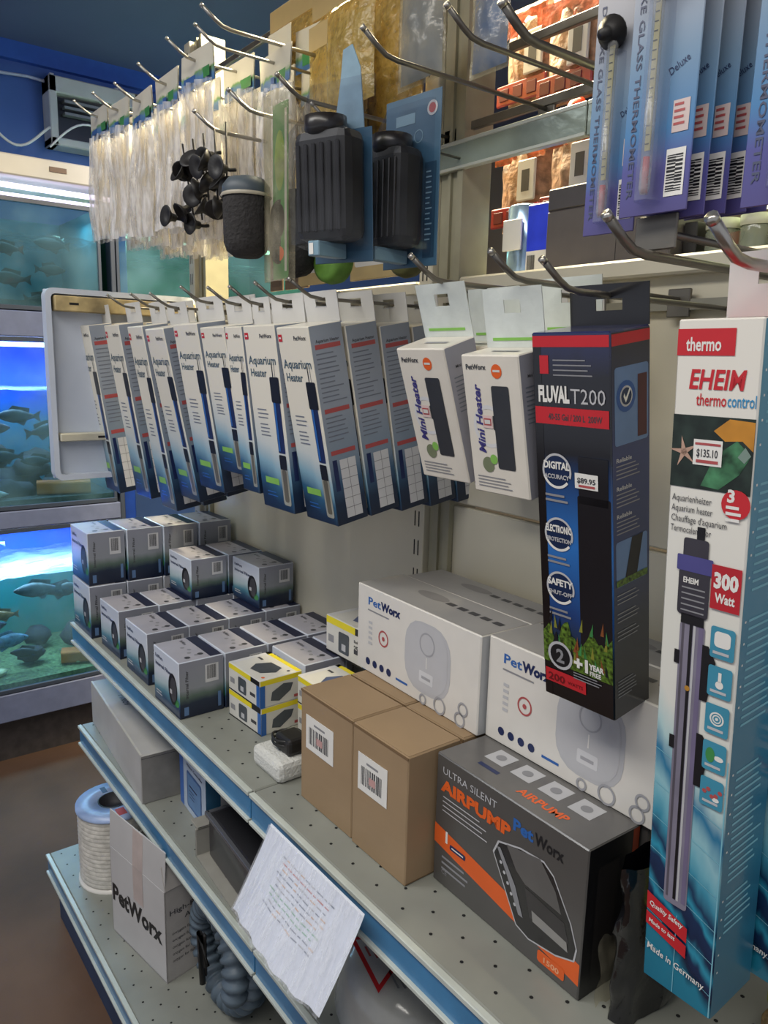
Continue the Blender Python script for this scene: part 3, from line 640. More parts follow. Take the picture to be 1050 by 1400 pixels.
# ================================================================== RED-TOPPED 300 W HEATER BOX
eh_front = ramp_mat('teal_wave_print', [(0, (20, 108, 134)), (.12, (30, 120, 146)), (.145, (14, 34, 62)), (.17, (20, 44, 80)), (.185, (44, 144, 172)), (.205, (16, 38, 70)), (.235, (20, 48, 84)), (.25, (44, 144, 172)), (.27, (20, 50, 84)), (.30, (60, 140, 166)), (.33, (110, 172, 188)), (.36, (140, 186, 196)), (.40, (36, 112, 150)), (.44, (170, 200, 202)), (.50, (214, 214, 206)), (1, (220, 216, 206))], 'Z', .25, .028, 5, .12, .4, (1, 1, 3))
eh_side = ramp_mat('teal_side_print', [(0, (26, 96, 122)), (.4, (48, 112, 140)), (.7, (70, 132, 160)), (1, (84, 150, 176))], 'Z', .3, .03, 3, 0, .3)
eh_blue = mat('sky_title_ink', (52, 134, 182), .4, var=0)
pgreen = mat('print_fish_green', (60, 110, 76), .4, var=.6, scale=70)
tubeg = mat('print_steel_tube', (126, 122, 138), .3, var=.1)
W, D, H = .060, .062, .535
def eheim(loc, th, label, rz=0):
    t = tag(empty('thermo_heater_box', loc, (math.radians(th), 0, math.radians(rz))), label, 'box', 'tall white and teal heater boxes')
    b = MB(); b.box(0, 0, -H, W, D, 0, eh_front, .0012)
    fr, rt, tp, lf = faces(W, D, H, -H)
    b.rect(rt, .0008, .001, D-.001, H-.001, eh_side, 1); b.rect(tp, .001, .001, W-.001, D-.001, red, 1)
    b.rect(fr, .0005, H*.955, W*.70, H*.988, red, 2); b.text(fr, 'thermo', W*.12, H*.961, H*.024, white, 3, .02, fit=W*.42)
    b.text(fr, 'EHEIM', W*.17, H*.914, H*.034, red, 2, .025, fit=W*.68, shear=.15)
    b.text(fr, 'thermo', W*.28, H*.893, H*.022, red, 2, .01, fit=W*.36); b.text(fr, 'control', W*.65, H*.893, H*.022, eh_blue, 2, .01, fit=W*.33)
    b.rect(fr, .0005, H*.785, W-.0005, H*.880, mat('print_dark_water', (34, 46, 40), .35, var=.4, scale=60), 2)
    b.poly(fr, [(W*.40, H*.790), (W*.55, H*.83), (W*.80, H*.852), (W*.97, H*.835), (W*.85, H*.81), (W*.62, H*.788)], pgreen, 3)
    b.poly(fr, [(W*.52, H*.862), (W*.7, H*.878), (W*.99, H*.876), (W*.99, H*.84), (W*.86, H*.852), (W*.66, H*.85)], mat('print_orange_fish', (190, 130, 44), .4, var=.2), 3)
    b.poly(fr, [(W*.82, H*.832), (W*.9, H*.845), (W*.97, H*.835), (W*.9, H*.825)], mat('print_silver', (120, 140, 130), .4), 4)
    sf = mat('print_starfish', (196, 160, 140), .5, var=.2)
    for k in range(5):
        a = math.radians(90+72*k+12); c_, s_ = math.cos(a), math.sin(a); cx, cz = W*.17, H*.832; l_ = W*.19
        b.poly(fr, [(cx-s_*W*.035, cz+c_*W*.035), (cx+s_*W*.035, cz-c_*W*.035), (cx+c_*l_, cz+s_*l_)], sf, 4)
    b.rect(fr, W*.29, H*.817, W*.64, H*.850, white, 5); b.text(fr, '$135.10', W*.33, H*.828, H*.014, darkgrey, 6, .02, fit=W*.26); b.rect(fr, W*.33, H*.820, W*.6, H*.824, dullred, 6); b.rect(fr, W*.31, H*.843, W*.62, H*.846, dullred, 6)
    b.disc(fr, W*.84, H*.772, W*.17, red, 5); b.text(fr, '3', W*.78, H*.775, H*.022, white, 6, .04, align='C'); b.lines(fr, W*.73, H*.770, W*.22, 3, H*.008, H*.004, white, 6)
    for k, s_ in enumerate(('Aquarienheizer', 'Aquarium heater', "Chauffage d'aquarium", 'Termocalentador')):
        b.text(fr, s_, W*.05, H*(.766-k*.014), H*.013, darkgrey, 3, .0, fit=W*[.50, .52, .70, .52][k])
    # heater picture
    b.rect(fr, W*.40, H*.705, W*.50, H*.735, black, 3); b.rrect(fr, W*.24, H*.69, W*.56, H*.718, .002, mat('print_graphite', (56, 54, 62), .3), 4); b.rrect(fr, W*.17, H*.672, W*.63, H*.694, .001, mat('print_indigo', (74, 72, 130), .3), 5)
    b.rrect(fr, W*.20, H*.610, W*.60, H*.675, .003, MATS['print_graphite'], 4); b.text(fr, 'EHEIM', W*.26, H*.656, H*.011, white, 5, .03, fit=W*.2)
    for k in range(5): b.rect(fr, W*.25, H*(.648-k*.008), W*.55, H*(.650-k*.008), midgrey, 5)
    b.rect(fr, W*.26, H*.598, W*.56, H*.612, black, 4)
    tpz = .60; bt = .155
    b.rrect(fr, W*.25, H*bt, W*.58, H*tpz, W*.05, tubeg, 2); b.rect(fr, W*.38, H*(bt+.01), W*.42, H*tpz, black, 3); b.rect(fr, W*.28, H*(bt+.01), W*.31, H*tpz, mat('print_tube_dark', (86, 82, 92), .3), 3); b.rect(fr, W*.43, H*(bt+.01), W*.46, H*tpz, lightgrey, 3); b.rect(fr, W*.50, H*(bt+.01), W*.56, H*tpz, mat('print_tube_violet', (112, 104, 132), .3), 3)
    for zz in (.545, .415):
        b.rect(fr, W*.20, H*(zz-.008), W*.27, H*(zz+.012), black, 4); b.poly(fr, [(W*.56, H*(zz-.05)), (W*.66, H*(zz-.05)), (W*.74, H*(zz+.01)), (W*.64, H*(zz+.03)), (W*.56, H*(zz+.03))], black, 4)
    b.disc(fr, W*.40, H*.505, W*.035, mat('print_amber', (180, 130, 50), .4), 5)
    # 300 watt and icons
    b.rect(fr, W*.62, H*.630, W*.98, H*.690, mat('print_maroon', (176, 36, 46), .35), 6); b.text(fr, '300', W*.65, H*.660, H*.028, white, 7, .05, fit=W*.30); b.text(fr, 'Watt', W*.68, H*.640, H*.018, white, 7, .03, fit=W*.24)
    ic = mat('print_icon_teal', (62, 138, 164), .35, var=.04)
    for k in range(5):
        z0 = H*(.585-.055*k); b.rrect(fr, W*.66, z0-H*.022, W*.96, z0+H*.022, .002, ic, 6)
        if k == 0: b.rrect(fr, W*.71, z0-H*.006, W*.91, z0+H*.016, .003, white, 7)
        if k == 1: b.disc(fr, W*.81, z0-.002, W*.05, white, 7); b.rect(fr, W*.79, z0, W*.83, z0+H*.014, white, 7)
        if k == 2: b.ring(fr, W*.81, z0+.001, W*.09, W*.02, white, 7); b.ring(fr, W*.81, z0+.001, W*.055, W*.015, white, 7); b.disc(fr, W*.81, z0+.001, W*.02, white, 7)
        if k == 3: b.disc(fr, W*.76, z0+.001, W*.06, seagreen, 7, W*.1); b.disc(fr, W*.87, z0, W*.06, white, 7, W*.035)
        if k == 4:
            for a in range(5): b.disc(fr, W*(.72+.05*a), z0+.003*math.sin(a*2), W*.03, dullred, 7, n=8)
            b.disc(fr, W*.87, z0-.004, W*.045, white, 7, W*.03)
        b.rect(fr, W*.70, z0-H*.016, W*.90, z0-H*.012, lightgrey, 7)
    gl = mat('print_pale_line', (120, 180, 196), .35)
    for k in range(7):
        zz = H*(.06+.055*k); b.poly(fr, [(0.001, zz+.004), (W*.25, zz-.001), (W*.25, zz-.0016), (.001, zz+.0034)], gl, 1.5); b.poly(fr, [(W*.58, zz-.001), (W-.001, zz-.010), (W-.001, zz-.0106), (W*.58, zz-.0016)], gl, 1.5)
    b.rect(fr, W-.0015, .002, W-.0005, H*.42, gl, 2); b.rect(fr, W*.45, .002, W*.46, H*.14, gl, 2)
    b.poly(fr, [(W*.02, H*.125), (W*.62, H*.105), (W*.62, H*.13), (W*.02, H*.155)], red, 6); b.text(fr, 'Quality Safety', W*.06, H*.133, H*.012, white, 7, .02, rot=-.14, fit=W*.5)
    b.poly(fr, [(W*.02, H*.098), (W*.62, H*.078), (W*.62, H*.10), (W*.02, H*.12)], red, 6); b.text(fr, 'Made to last', W*.06, H*.103, H*.010, white, 7, .02, rot=-.14, fit=W*.4)
    b.text(fr, 'Made in Germany', W*.05, H*.055, H*.016, white, 6, .01, rot=-.10, fit=W*.85)
    # side text
    for z0, n_ in ((.97, 9), (.80, 13), (.62, 14), (.40, 16), (.20, 6)):
        b.lines(rt, D*.16, H*z0, D*.72, n_, H*.0115, H*.0035, gl, 2)
        for k in range(5): b.rect(rt, D*.07, H*(z0-.03*k), D*.10, H*(z0-.03*k-.003), white, 2)
    obj('carton', b, t)
    s = MB(); h = .045; y0 = D-.0012
    for a in ((0, 0, W*.36, h), (W*.64, 0, W, h), (W*.36, 0, W*.64, h*.5), (W*.36, h*.75, W*.64, h)): s.box(a[0], y0, a[1], a[2], D-.0002, a[3], offwhite)
    obj('hang_tab', s, t)
eheim((.616, -.350, .654), 4.0, 'tall white and teal 300 watt heater box, full front visible')
eheim((.632, -.283, .660), 4.0, 'second teal heater box, only its side showing behind the front one')
peg(.650, -.375, -.01, .690, 'wire hook carrying the tall white and teal boxes', .0042, m=steel)
# ================================================================== THERMOMETER CARDS
th_m = ramp_mat('thermometer_card_print', [(0, (80, 74, 128)), (.16, (82, 82, 146)), (.27, (72, 126, 174)), (.5, (118, 146, 172)), (.75, (164, 166, 174)), (1, (186, 182, 180))], 'Z', .3, .02, 3, 0, .5)
cardedge = mat('card_back_grey', (96, 110, 140), .5)
blister = clear_mat('clear_blister', (244, 246, 250), .0, .05, .2, 14, body=(210, 215, 225))
def thermo(loc, th, rz, label, W=.055, H=.26, bold=True):
    t = tag(empty('thermometer_pack', loc, (math.radians(th), 0, math.radians(rz))), label, 'thermometer', 'blue carded glass thermometers')
    b = MB(); b.box(0, 0, 0, W, .0015, H, th_m, .0005)
    fr = (Vector((0, 0, 0)), X, Z)
    b.text(fr, 'DELUXE GLASS THERMOMETER', W*.10, H*.86, W*.12, mat('card_ink', (74, 80, 104), .4), 2, .01, rot=-PI/2, fit=H*.80)
    b.rect(fr, W*.66, H*.05, W*.93, H*.20, white, 2); b.bars(fr, W*.68, H*.065, W*.80, H*.19, black, 3, True); b.bars(fr, W*.80, H*.065, W*.90, H*.19, black, 3, True, 2)
    b.rect(fr, W*.70, H*.25, W*.93, H*.35, mat('pink_sticker', (206, 188, 184), .5), 2); b.lines(fr, W*.72, H*.34, W*.18, 4, H*.02, H*.008, dullred, 3)
    b.text(fr, 'Deluxe', W*.62, H*.43, W*.14, navy, 2, 0, rot=.5, fit=W*.3)
    obj('card', b, t)
    b = MB(); cx = W*.46
    b.tube([(cx, -.008, H*.06), (cx, -.008, H*.08), (cx, -.008, H*.70)], [.0028, .0042, .0042], clear_mat('thermometer_glass', (240, 240, 235), .25, .05, 0), 10); obj('glass_tube', b, t)
    b = MB(); b.box(cx-.0022, -.0085, H*.2, cx+.0022, -.0078, H*.69, mat('scale_yellow', (180, 170, 120), .4))
    for k in range(16): b.box(cx-.002, -.0089, H*(.22+.029*k), cx+.001, -.0085, H*(.223+.029*k), black)
    obj('scale', b, t)
    b = MB(); b.tube([(cx, -.008, H*.065), (cx, -.008, H*.18)], .0025, red, 8); obj('bulb', b, t)
    b = MB(); Mx = Matrix.Translation((cx-.002, -.012, H*.73)) @ Matrix.Rotation(PI/2+.35, 4, 'X')
    b.lathe([(0, .010), (.004, .010), (.005, .004), (.006, .003), (.0125, -.004), (.0122, -.006), (.004, -.003), (0, -.003)], rubber, 20, Mx); obj('suction_cup', b, t)
    b = MB()
    prof = [(W*.30, .0), (W*.32, -.008), (W*.38, -.013), (W*.54, -.013), (W*.60, -.008), (W*.62, 0)]
    vs = [(x, y, z) for z in (H*.04, H*.67) for x, y in prof]; n = len(prof)
    b.add(vs, [(k, k+1, n+k+1, n+k) for k in range(n-1)]+[tuple(range(n-1, -1, -1)), tuple(range(n, 2*n))], blister); obj('blister', b, t)
    return t
T0 = .725
thermo((.488, -.300, T0+.002), 0, 4, 'blue carded glass thermometer with black suction cup, leftmost of the cards', .047, .20)
thermo((.536, -.318, T0+.008), 0, 2, 'carded glass thermometer with yellow scale, in front at centre of the cards', .056, .215)
for k in range(4): thermo((.546+.007*k, -.300+.016*k, T0+.006+.002*k), 0, 0, 'blue thermometer card %s behind the yellow-scaled one' % ORD[k], .050, .215)
thermo((.640, -.330, T0+.000), 0, 2, 'blue carded thermometer with large lettering at the right edge', .060, .23)
for i, (x, z) in enumerate(((.510, .945), (.563, .955), (.645, .965))): peg(x, -.33, -.01, z, 'hook carrying the %s thermometer card stack' % ['left', 'centre', 'right'][i], .003)

# ================================================================== CLEAR SLEEVES WITH HEADER CARDS
sleeve = clear_mat('clear_poly_sleeve', (246, 246, 246), .38, .12, 1.0, 75, (1, 1, .22), (240, 238, 238), 1.7)  # opacity noise stretched into whitish streaks, painting highlights onto the film
sleeve2 = clear_mat('clear_tubing_roll', (244, 240, 230), .45, .14, .9, 60, (1, 1, .1), (236, 228, 212))
header = ramp_mat('header_card_print', [(0, (60, 100, 150)), (.22, (84, 124, 168)), (.34, (110, 150, 90)), (.42, (200, 196, 180)), (1, (206, 200, 184))], 'Z', .4, .12, 5)
def sleeve_pack(loc, W, H, rz, label, seed):
    t = tag(empty('sleeve_pack', loc, (0, 0, rz)), label, 'packaged tubing', 'clear poly sleeves with header cards')
    hh = .055; q = random.Random(seed)
    b = MB(); b.grid(lambda u, v: Vector(((u-.5)*W, .0005+.004*math.sin(u*9+seed)*(1-v), -hh+v*hh)), 8, 3, header)
    b.grid(lambda u, v: Vector(((.5-u)*W, .0025+.004*math.sin((1-u)*9+seed)*(1-v), -hh+v*hh)), 8, 3, offwhite)
    b.rect((Vector((-W/2, 0, -hh)), X, Z), W*.58, .006, W*.92, .022, seagreen, 3); b.rect((Vector((-W/2, 0, -hh)), X, Z), W*.08, .008, W*.5, .018, mat('header_blue', (54, 92, 150), .4), 3)
    obj('header_card', b, t)
    b = MB(); ph = q.uniform(0, 6)
    def f(s):
        def g(u, v):
            a = math.sin(PI*u)**.5 if 0 < u < 1 else 0
            d = s*a*(.014+.006*math.sin(v*5+ph))+.003*math.sin(u*28+ph+v*3)+.005*noise.noise(Vector((u*9, v*5, seed+s)))
            return Vector(((u-.5)*W*(1+.04*math.sin(v*7+ph)), d, -hh-(H-hh)*v+.004*noise.noise(Vector((u*11, seed, 0)))*(v > .9)))
        return g
    b.grid(f(-1), 26, 14, sleeve); b.grid(f(1), 26, 14, sleeve); obj('sleeve', b, t)
    b = MB()
    for k in range(4):
        x = (k-1.5)*W*.22; b.tube([(x+.002*math.sin(z*40+k), .003*math.cos(k*2), -hh-.01-z) for z in [j*(H-hh-.02)/8 for j in range(9)]], W*.07, sleeve2, 8)
    obj('tubing', b, t)
pk = [(-.872, 1.135), (-.748, 1.121), (-.620, 1.107), (-.498, 1.108), (-.37, 1.112), (-.262, 1.10)]
for i, (x, z) in enumerate(pk):
    peg(x, -.30, 0, z-.012, 'wire hook above the clear sleeves, %s from the left' % ORD[i], .0026, m=steel)
    for k in range(3 if i < 5 else 2):
        yy = (-.255, -.18, -.10)[k] if i != 5 else (-.17, -.09)[k]
        H_ = .265 if i > 0 else .27
        if i == 5: H_ = .24
        sleeve_pack((x+.004, yy, z+.004), .108, H_+.02*k*(.5), .05*math.sin(i*2+k), 'clear sleeve of tubing with header card, %s on the %s hook from the left' % (['front', 'middle', 'rearmost'][k], ORD[i]), i*3+k)
# loose printed header cards high on the wire
for i, (x, y, z) in enumerate(((-.40, -.08, 1.20), (-.33, -.06, 1.19), (-.28, -.05, 1.18))):
    b = MB(); b.box(-.04, 0, -.07, .04, .001, .0, header); b.rect((Vector((-.04, 0, -.07)), X, Z), .02, .01, .06, .03, seagreen, 2)
    put('header_card', b, 'pale header card %s above the rightmost sleeves' % ['left', 'centre', 'right'][i], 'card', (x, y, z), (0, 0, .1*i))

# ------------------------------------------------ upper mid: gold foil / kraft packs and clear bags
goldbag = clear_mat('clear_bag_gold_shreds', (250, 240, 205), .62, .15, 1.0, 70, (1, 1, 1), (196, 168, 92))
amber = mat('amber_shreds', (176, 146, 78), .5, var=.5, scale=120, bump=1.0, bscale=140)
tan = mat('tan_card', (182, 160, 112), .55, var=.1, scale=8)
brown = mat('brown_card', (112, 92, 74), .6, var=.12)
def pouch(name, loc, W, H, T, m, label, cat, seed, rz=0, inner=None, head=None, rx=0):
    t = tag(empty(name, loc, (rx, 0, rz)), label, cat)
    def f(s, sc=1.0):
        def g(u, v):
            a = (math.sin(PI*u)*math.sin(PI*min(1, v*.97+.015)))**.45 if 0 < u < 1 and 0 < v < 1 else 0
            n_ = noise.noise(Vector((u*6+seed, v*6, s*2)))
            return Vector(((u-.5)*W*sc*(1-.05*math.sin(PI*v)), s*a*T*.5*sc*(1+.4*n_)+.002*n_, -H*v*sc-(1-sc)*H*.6))
        return g
    if inner is not None:
        b = MB(); b.grid(f(-1, .88), 12, 14, inner); b.grid(f(1, .88), 12, 14, inner); obj('contents', b, t)
    b = MB(); b.grid(f(-1), 16, 18, m); b.grid(f(1), 16, 18, m); obj('bag', b, t)
    if head:
        b = MB(); b.box(-W*.5, -.002, -.002, W*.5, .002, .035, head, .0006); obj('header_card', b, t)
    return t
pouch('shred_bag', (-.42, -.03, 1.24), .20, .26, .05, goldbag, 'bulging clear bag of golden shreds, leftmost under the warm light', 'bag', 1, inner=amber, head=tan)
pouch('shred_bag', (-.25, -.05, 1.20), .17, .26, .05, goldbag, 'clear bag of golden shreds left of the long upper hook', 'bag', 2, inner=amber, head=tan)
pouch('shred_bag', (-.13, -.03, 1.21), .15, .22, .04, goldbag, 'clear bag of golden shreds beside the slotted upright', 'bag', 3, inner=amber, head=tan)
pouch('shred_bag', (-.20, -.10, 1.12), .13, .16, .03, goldbag, 'small clear gold bag hung before the larger ones', 'bag', 12, inner=amber, head=tan)
pouch('shred_bag', (-.36, -.02, 1.02), .20, .22, .04, goldbag, 'clear gold bag low behind the dark suction cups', 'bag', 5, inner=amber, head=tan)
crumple = clear_mat('clear_crumpled_wrap', (238, 236, 226), .30, .1, 1.0, 18, (1, 1, 1), (205, 196, 170))
pouch('wrapped_pack', (-.06, -.16, 1.12), .12, .14, .03, goldbag, 'crumpled gold pack above the black pump blisters', 'bag', 8, inner=amber)
pouch('wrapped_pack', (.05, -.12, 1.13), .10, .14, .03, crumple, 'crumpled clear pack hung at the top by the long hook', 'bag', 9, inner=mat('grey_blue_insert', (120, 130, 150), .5))
pouch('wrapped_pack', (.16, -.10, 1.10), .07, .12, .02, crumple, 'clear pack with blue insert at the top centre', 'bag', 10, inner=blueink)
# kraft-coloured cards hanging behind the black pumps
for i, (x, y, z, W, H) in enumerate(((-.33, -.04, 1.03, .14, .27), (-.17, -.03, 1.04, .14, .28), (-.44, -.02, .93, .09, .17), (-.52, -.02, .86, .05, .10))):
    t = tag(empty('hanging_card', (x, y, z)), ['tan hanging card behind the grey sponge', 'tan hanging card behind the black pump blister', 'brown hanging card beside the green-backed pack', 'narrow brown card left of the green-backed pack'][i], 'card')
    b = MB(); b.box(-W/2, 0, -H, W/2, .004, 0, tan if i < 2 else brown, .001)
    fr = (Vector((-W/2, 0, -H)), X, Z)
    b.rrect(fr, W*.1, H*.08, W*.9, H*.5, .006, offwhite if i < 2 else mat('brown_card_dark', (84, 66, 54), .6), 1); b.lines(fr, W*.15, H*.45, W*.5, 6, H*.035, H*.01, midgrey, 2); b.disc(fr, W*.6, H*.7, W*.12, mat('tan_dark_print', (132, 112, 74), .5), 1)
    obj('card', b, t)
    b = MB(); b.rect(fr, W*.15, H*.84, W*.85, H*.90, mat('print_brown', (140, 116, 76), .5), 2); obj('card_print', b, t)
# pegs in the upper middle
for i, (x, y0, z) in enumerate(((-.154, -.30, .972), (-.271, -.30, .970), (-.016, -.30, .957), (.172, -.30, .956), (.310, -.30, .935), (.384, -.30, .914), (-.238, -.30, 1.107))):
    peg(x, y0, 0, z, ['wire hook above the grey sponge pack', 'lowest wire hook before the suction cups', 'wire hook carrying the black pump blisters', 'long bare wire hook crossing before the slotted upright', 'long bare hook at the top before the red packs', 'short thick hook at the top right beside the thermometers', 'bare hook high before the dark ceiling'][i], .0030 if i != 5 else .0042, m=steel if i in (0, 1, 6) else darksteel)
peg(.02, -.02-.25, 0, .900+.02, 'thin wire hook behind the cross rail', .002, plate=False)

# ------------------------------------------------ bunch of black suction cups
def sucker(loc, r, rx, rz, label):
    t = tag(empty('suction_cup', loc, (rx, 0, rz)), label, 'suction cup', 'black suction cups in a hanging bunch')
    b = MB(); b.lathe([(0, .0), (r*.35, 0), (r*.4, r*.5), (r*.55, r*.62), (r, r*1.05), (r*.97, r*1.12), (r*.45, r*.8), (0, r*.75)], rubber, 16); obj('cup', b, t)
    b = MB(); b.tube([(0, 0, 0), (0, 0, -r*.5), (r*.5, 0, -r*.7)], r*.16, rubber, 6); obj('stem', b, t)
q = random.Random(11)
sp = [(-.385, .850), (-.36, .865), (-.352, .838), (-.335, .905), (-.322, .878), (-.31, .852), (-.30, .915), (-.29, .888), (-.28, .862), (-.262, .910), (-.258, .88), (-.245, .853), (-.232, .905), (-.222, .873), (-.21, .846), (-.195, .895), (-.19, .866), (-.178, .84), (-.34, .925), (-.27, .93)]
for i, (x, z) in enumerate(sp):
    sucker((x+.012, -.295+.014*(i % 3), z), .0175, PI/2+q.uniform(-.7, .7), q.uniform(-.9, .9), None)
    o = [o for o in COL.objects if o.name.startswith('suction_cup')][-1]
for o in COL.objects:
    if o.name.startswith('suction_cup'): o['label'] = 'small black rubber suction cup in the bunch hanging before the clear sleeves'
b = MB()
for k in range(5): b.tube([(-.36+.04*k, -.285, .965), (-.34+.035*k, -.285, .90), (-.33+.03*k, -.28, .84)], .0015, rubber, 5)
put('sucker_cord', b, 'thin black cords tying the suction cup bunch together', 'cord')

# ------------------------------------------------ grey sponge filter in green-backed pack
t = tag(empty('sponge_pack', (-.138, -.285, .765)), 'grey cylindrical sponge filter with rounded ends beside a green card', 'filter')
b = MB(); b.lathe([(0, 0), (.018, .002), (.029, .010), (.033, .022), (.034, .075), (.033, .088)], mat('dark_sponge', (46, 44, 44), .9, var=.15, scale=80, bump=.8, bscale=200), 24); obj('sponge', b, t)
b = MB(); b.lathe([(.034, .086), (.035, .092), (.034, .100), (.026, .110), (.010, .114), (0, .114)], mat('slate_cap', (70, 80, 88), .5), 24); obj('cap', b, t)
b = MB(); b.lathe([(.0355, .084), (.037, .086), (.0355, .089)], mat('pale_ring', (176, 168, 150), .4), 24); obj('ring', b, t)
t = tag(empty('green_card_pack', (-.075, -.26, .970)), 'narrow clear pack with a green and black printed card, right of the grey sponge', 'package')
b = MB(); b.box(-.030, 0, -.235, .012, .002, 0, seagreen, .0006); fr = (Vector((-.03, 0, -.235)), X, Z)
b.disc(fr, .02, .16, .014, mat('leaf_print', (120, 150, 60), .5, var=.4), 1, .04); b.disc(fr, .022, .08, .012, black, 2, .022); b.disc(fr, .02, .035, .012, orange, 2, .010); b.rect(fr, .034, .01, .040, .225, lightgrey, 2)
obj('card', b, t)
b = MB(); vs = []; pr = [(-.033, 0), (-.030, -.014), (.012, -.018), (.024, -.004), (.026, .004)]
def bg(u, v):
    k = u*(len(pr)-1); i = min(int(k), len(pr)-2); f_ = k-i
    return Vector((pr[i][0]*(1-f_)+pr[i+1][0]*f_+.003*noise.noise(Vector((v*8, u*3, 1))), pr[i][1]*(1-f_)+pr[i+1][1]*f_, -.25*v+.01))
b.grid(bg, 12, 14, crumple); obj('blister', b, t)

# ------------------------------------------------ black pump blister packs
bluecard = mat('slate_blue_card', (58, 92, 116), .35, var=.1, scale=20, coat=.4)
def pump_pack(loc, rz, label, W=.10, H=.215, cards=True, rx=0):
    pale = mat('pale_clear_header', (132, 160, 176), .25, var=.15, scale=30, coat=.5)
    t = tag(empty('pump_pack', loc, (rx, 0, rz)), label, 'pump pack', 'black pumps in blue blister packs')
    b = MB(); fr = (Vector((0, 0, 0)), X, Z)
    if not cards:
        b.box(.004, 0, 0, W*.84, .0015, H*.70, bluecard, .0005); b.prism([(W*.34, H*.70), (W*.74, H*.70), (W*.70, H*1.0), (W*.60, H*1.12), (W*.48, H*1.10), (W*.44, H*.95)], .0015, pale)
    else: b.box(0, 0, 0, W, .0015, H, bluecard, .0005)
    if cards: b.disc(fr, W*.85, H*.90, W*.09, lightgrey, 2); b.disc(fr, W*.85, H*.90, W*.06, dullred, 3); b.rect(fr, W*.2, H*.84, W*.55, H*.90, mat('pale_blue_ink', (120, 150, 166), .4), 2)
    if cards: b.ring(fr, W*.35, H*.75, W*.10, W*.03, black, 2); b.ring(fr, W*.62, H*.76, W*.08, W*.012, MATS['pale_blue_ink'], 2); b.rect(fr, W*.75, H*.05, W*.95, H*.6, mat('deep_blue_ink', (34, 62, 84), .4), 2)
    if cards: b.lines(fr, W*.78, H*.55, W*.12, 14, H*.03, H*.008, MATS['pale_blue_ink'], 3)
    obj('card', b, t)
    b = MB(); b.box(W*.08, -.045, H*.10, W*.80, -.002, H*.68, rubber, .012)
    for k in range(6): b.box(W*(.15+.105*k), -.0475, H*.15, W*(.20+.105*k), -.044, H*.60, mat('black_gloss', (30, 26, 24), .35, coat=.1), .001)
    b.lathe([(0, 0), (.02, 0), (.024, .006), (.024, .02), (0, .02)], MATS['black_gloss'], 18, Matrix.Translation((W*.40, -.024, H*.65)))
    obj('pump', b, t)
    b = MB()
    m_ = clear_mat('blister_shell', (240, 242, 246), -.06, .06, .4, 14, body=(110, 112, 116))
    prof = [(0, 0), (.004, -.03), (.010, -.052), (W*.80, -.054), (W*.88, -.03), (W*.90, 0)]; n = len(prof)
    vs = [(x, y, z) for z, s in ((H*.06, .0), (H*.09, 1), (H*.66, 1), (H*.76, .55), (H*.95, .12)) for x, y in [(a, c*s) for a, c in prof]]
    b.add(vs, [(r_*n+k, r_*n+k+1, (r_+1)*n+k+1, (r_+1)*n+k) for r_ in range(4) for k in range(n-1)], m_); obj('blister', b, t)
    b = MB(); b.box(W*.35, -.0555, H*.02, W*.50, -.002, H*.10, MATS['pale_blue_ink'], .001); b.rect((Vector((W*.35, -.0556, H*.02)), X, Z), .002, .002, .008, .014, white, 2); obj('sticker', b, t)
    return t
pump_pack((.114, -.225, .735), math.radians(6), 'black pump in a blue blister card standing square to the aisle', .092, .195)
pump_pack((.096, -.318, .735), math.radians(20), 'black ribbed pump in a clear blister turned toward the aisle, foremost', .104, .205, False, rx=math.radians(3))
# dark net bag and green discs
def oval_pad(loc, rx_, rz_, T, m, label, yaw=0, cat='filter pad'):
    b = MB(); b.lathe([(0, -T/2), (.7, -T/2), (.92, -T*.38), (1, 0), (.92, T*.38), (.7, T/2), (0, T/2)], m, 26, Matrix.Rotation(yaw, 4, 'Z') @ Matrix.Diagonal((rx_, 1, rz_, 1)) @ Matrix.Rotation(PI/2, 4, 'X'))
    return put('filter_pad', b, label, cat, loc)
oval_pad((-.085, -.235, .800), .040, .062, .05, mat('black_net', (34, 33, 35), .8, var=.2, scale=90, bump=.7, bscale=180), 'black oval sponge pad left of the turned pump blister', .2)
oval_pad((-.030, -.205, .762), .038, .034, .03, mat('lime_pad', (92, 134, 48), .6, var=.15, scale=60), 'lime green disc pad below the black sponge pad')
oval_pad((.020, -.11, .775), .034, .034, .03, mat('olive_pad', (92, 92, 52), .6, var=.2, scale=60), 'olive disc pad hanging under the pump blisters')

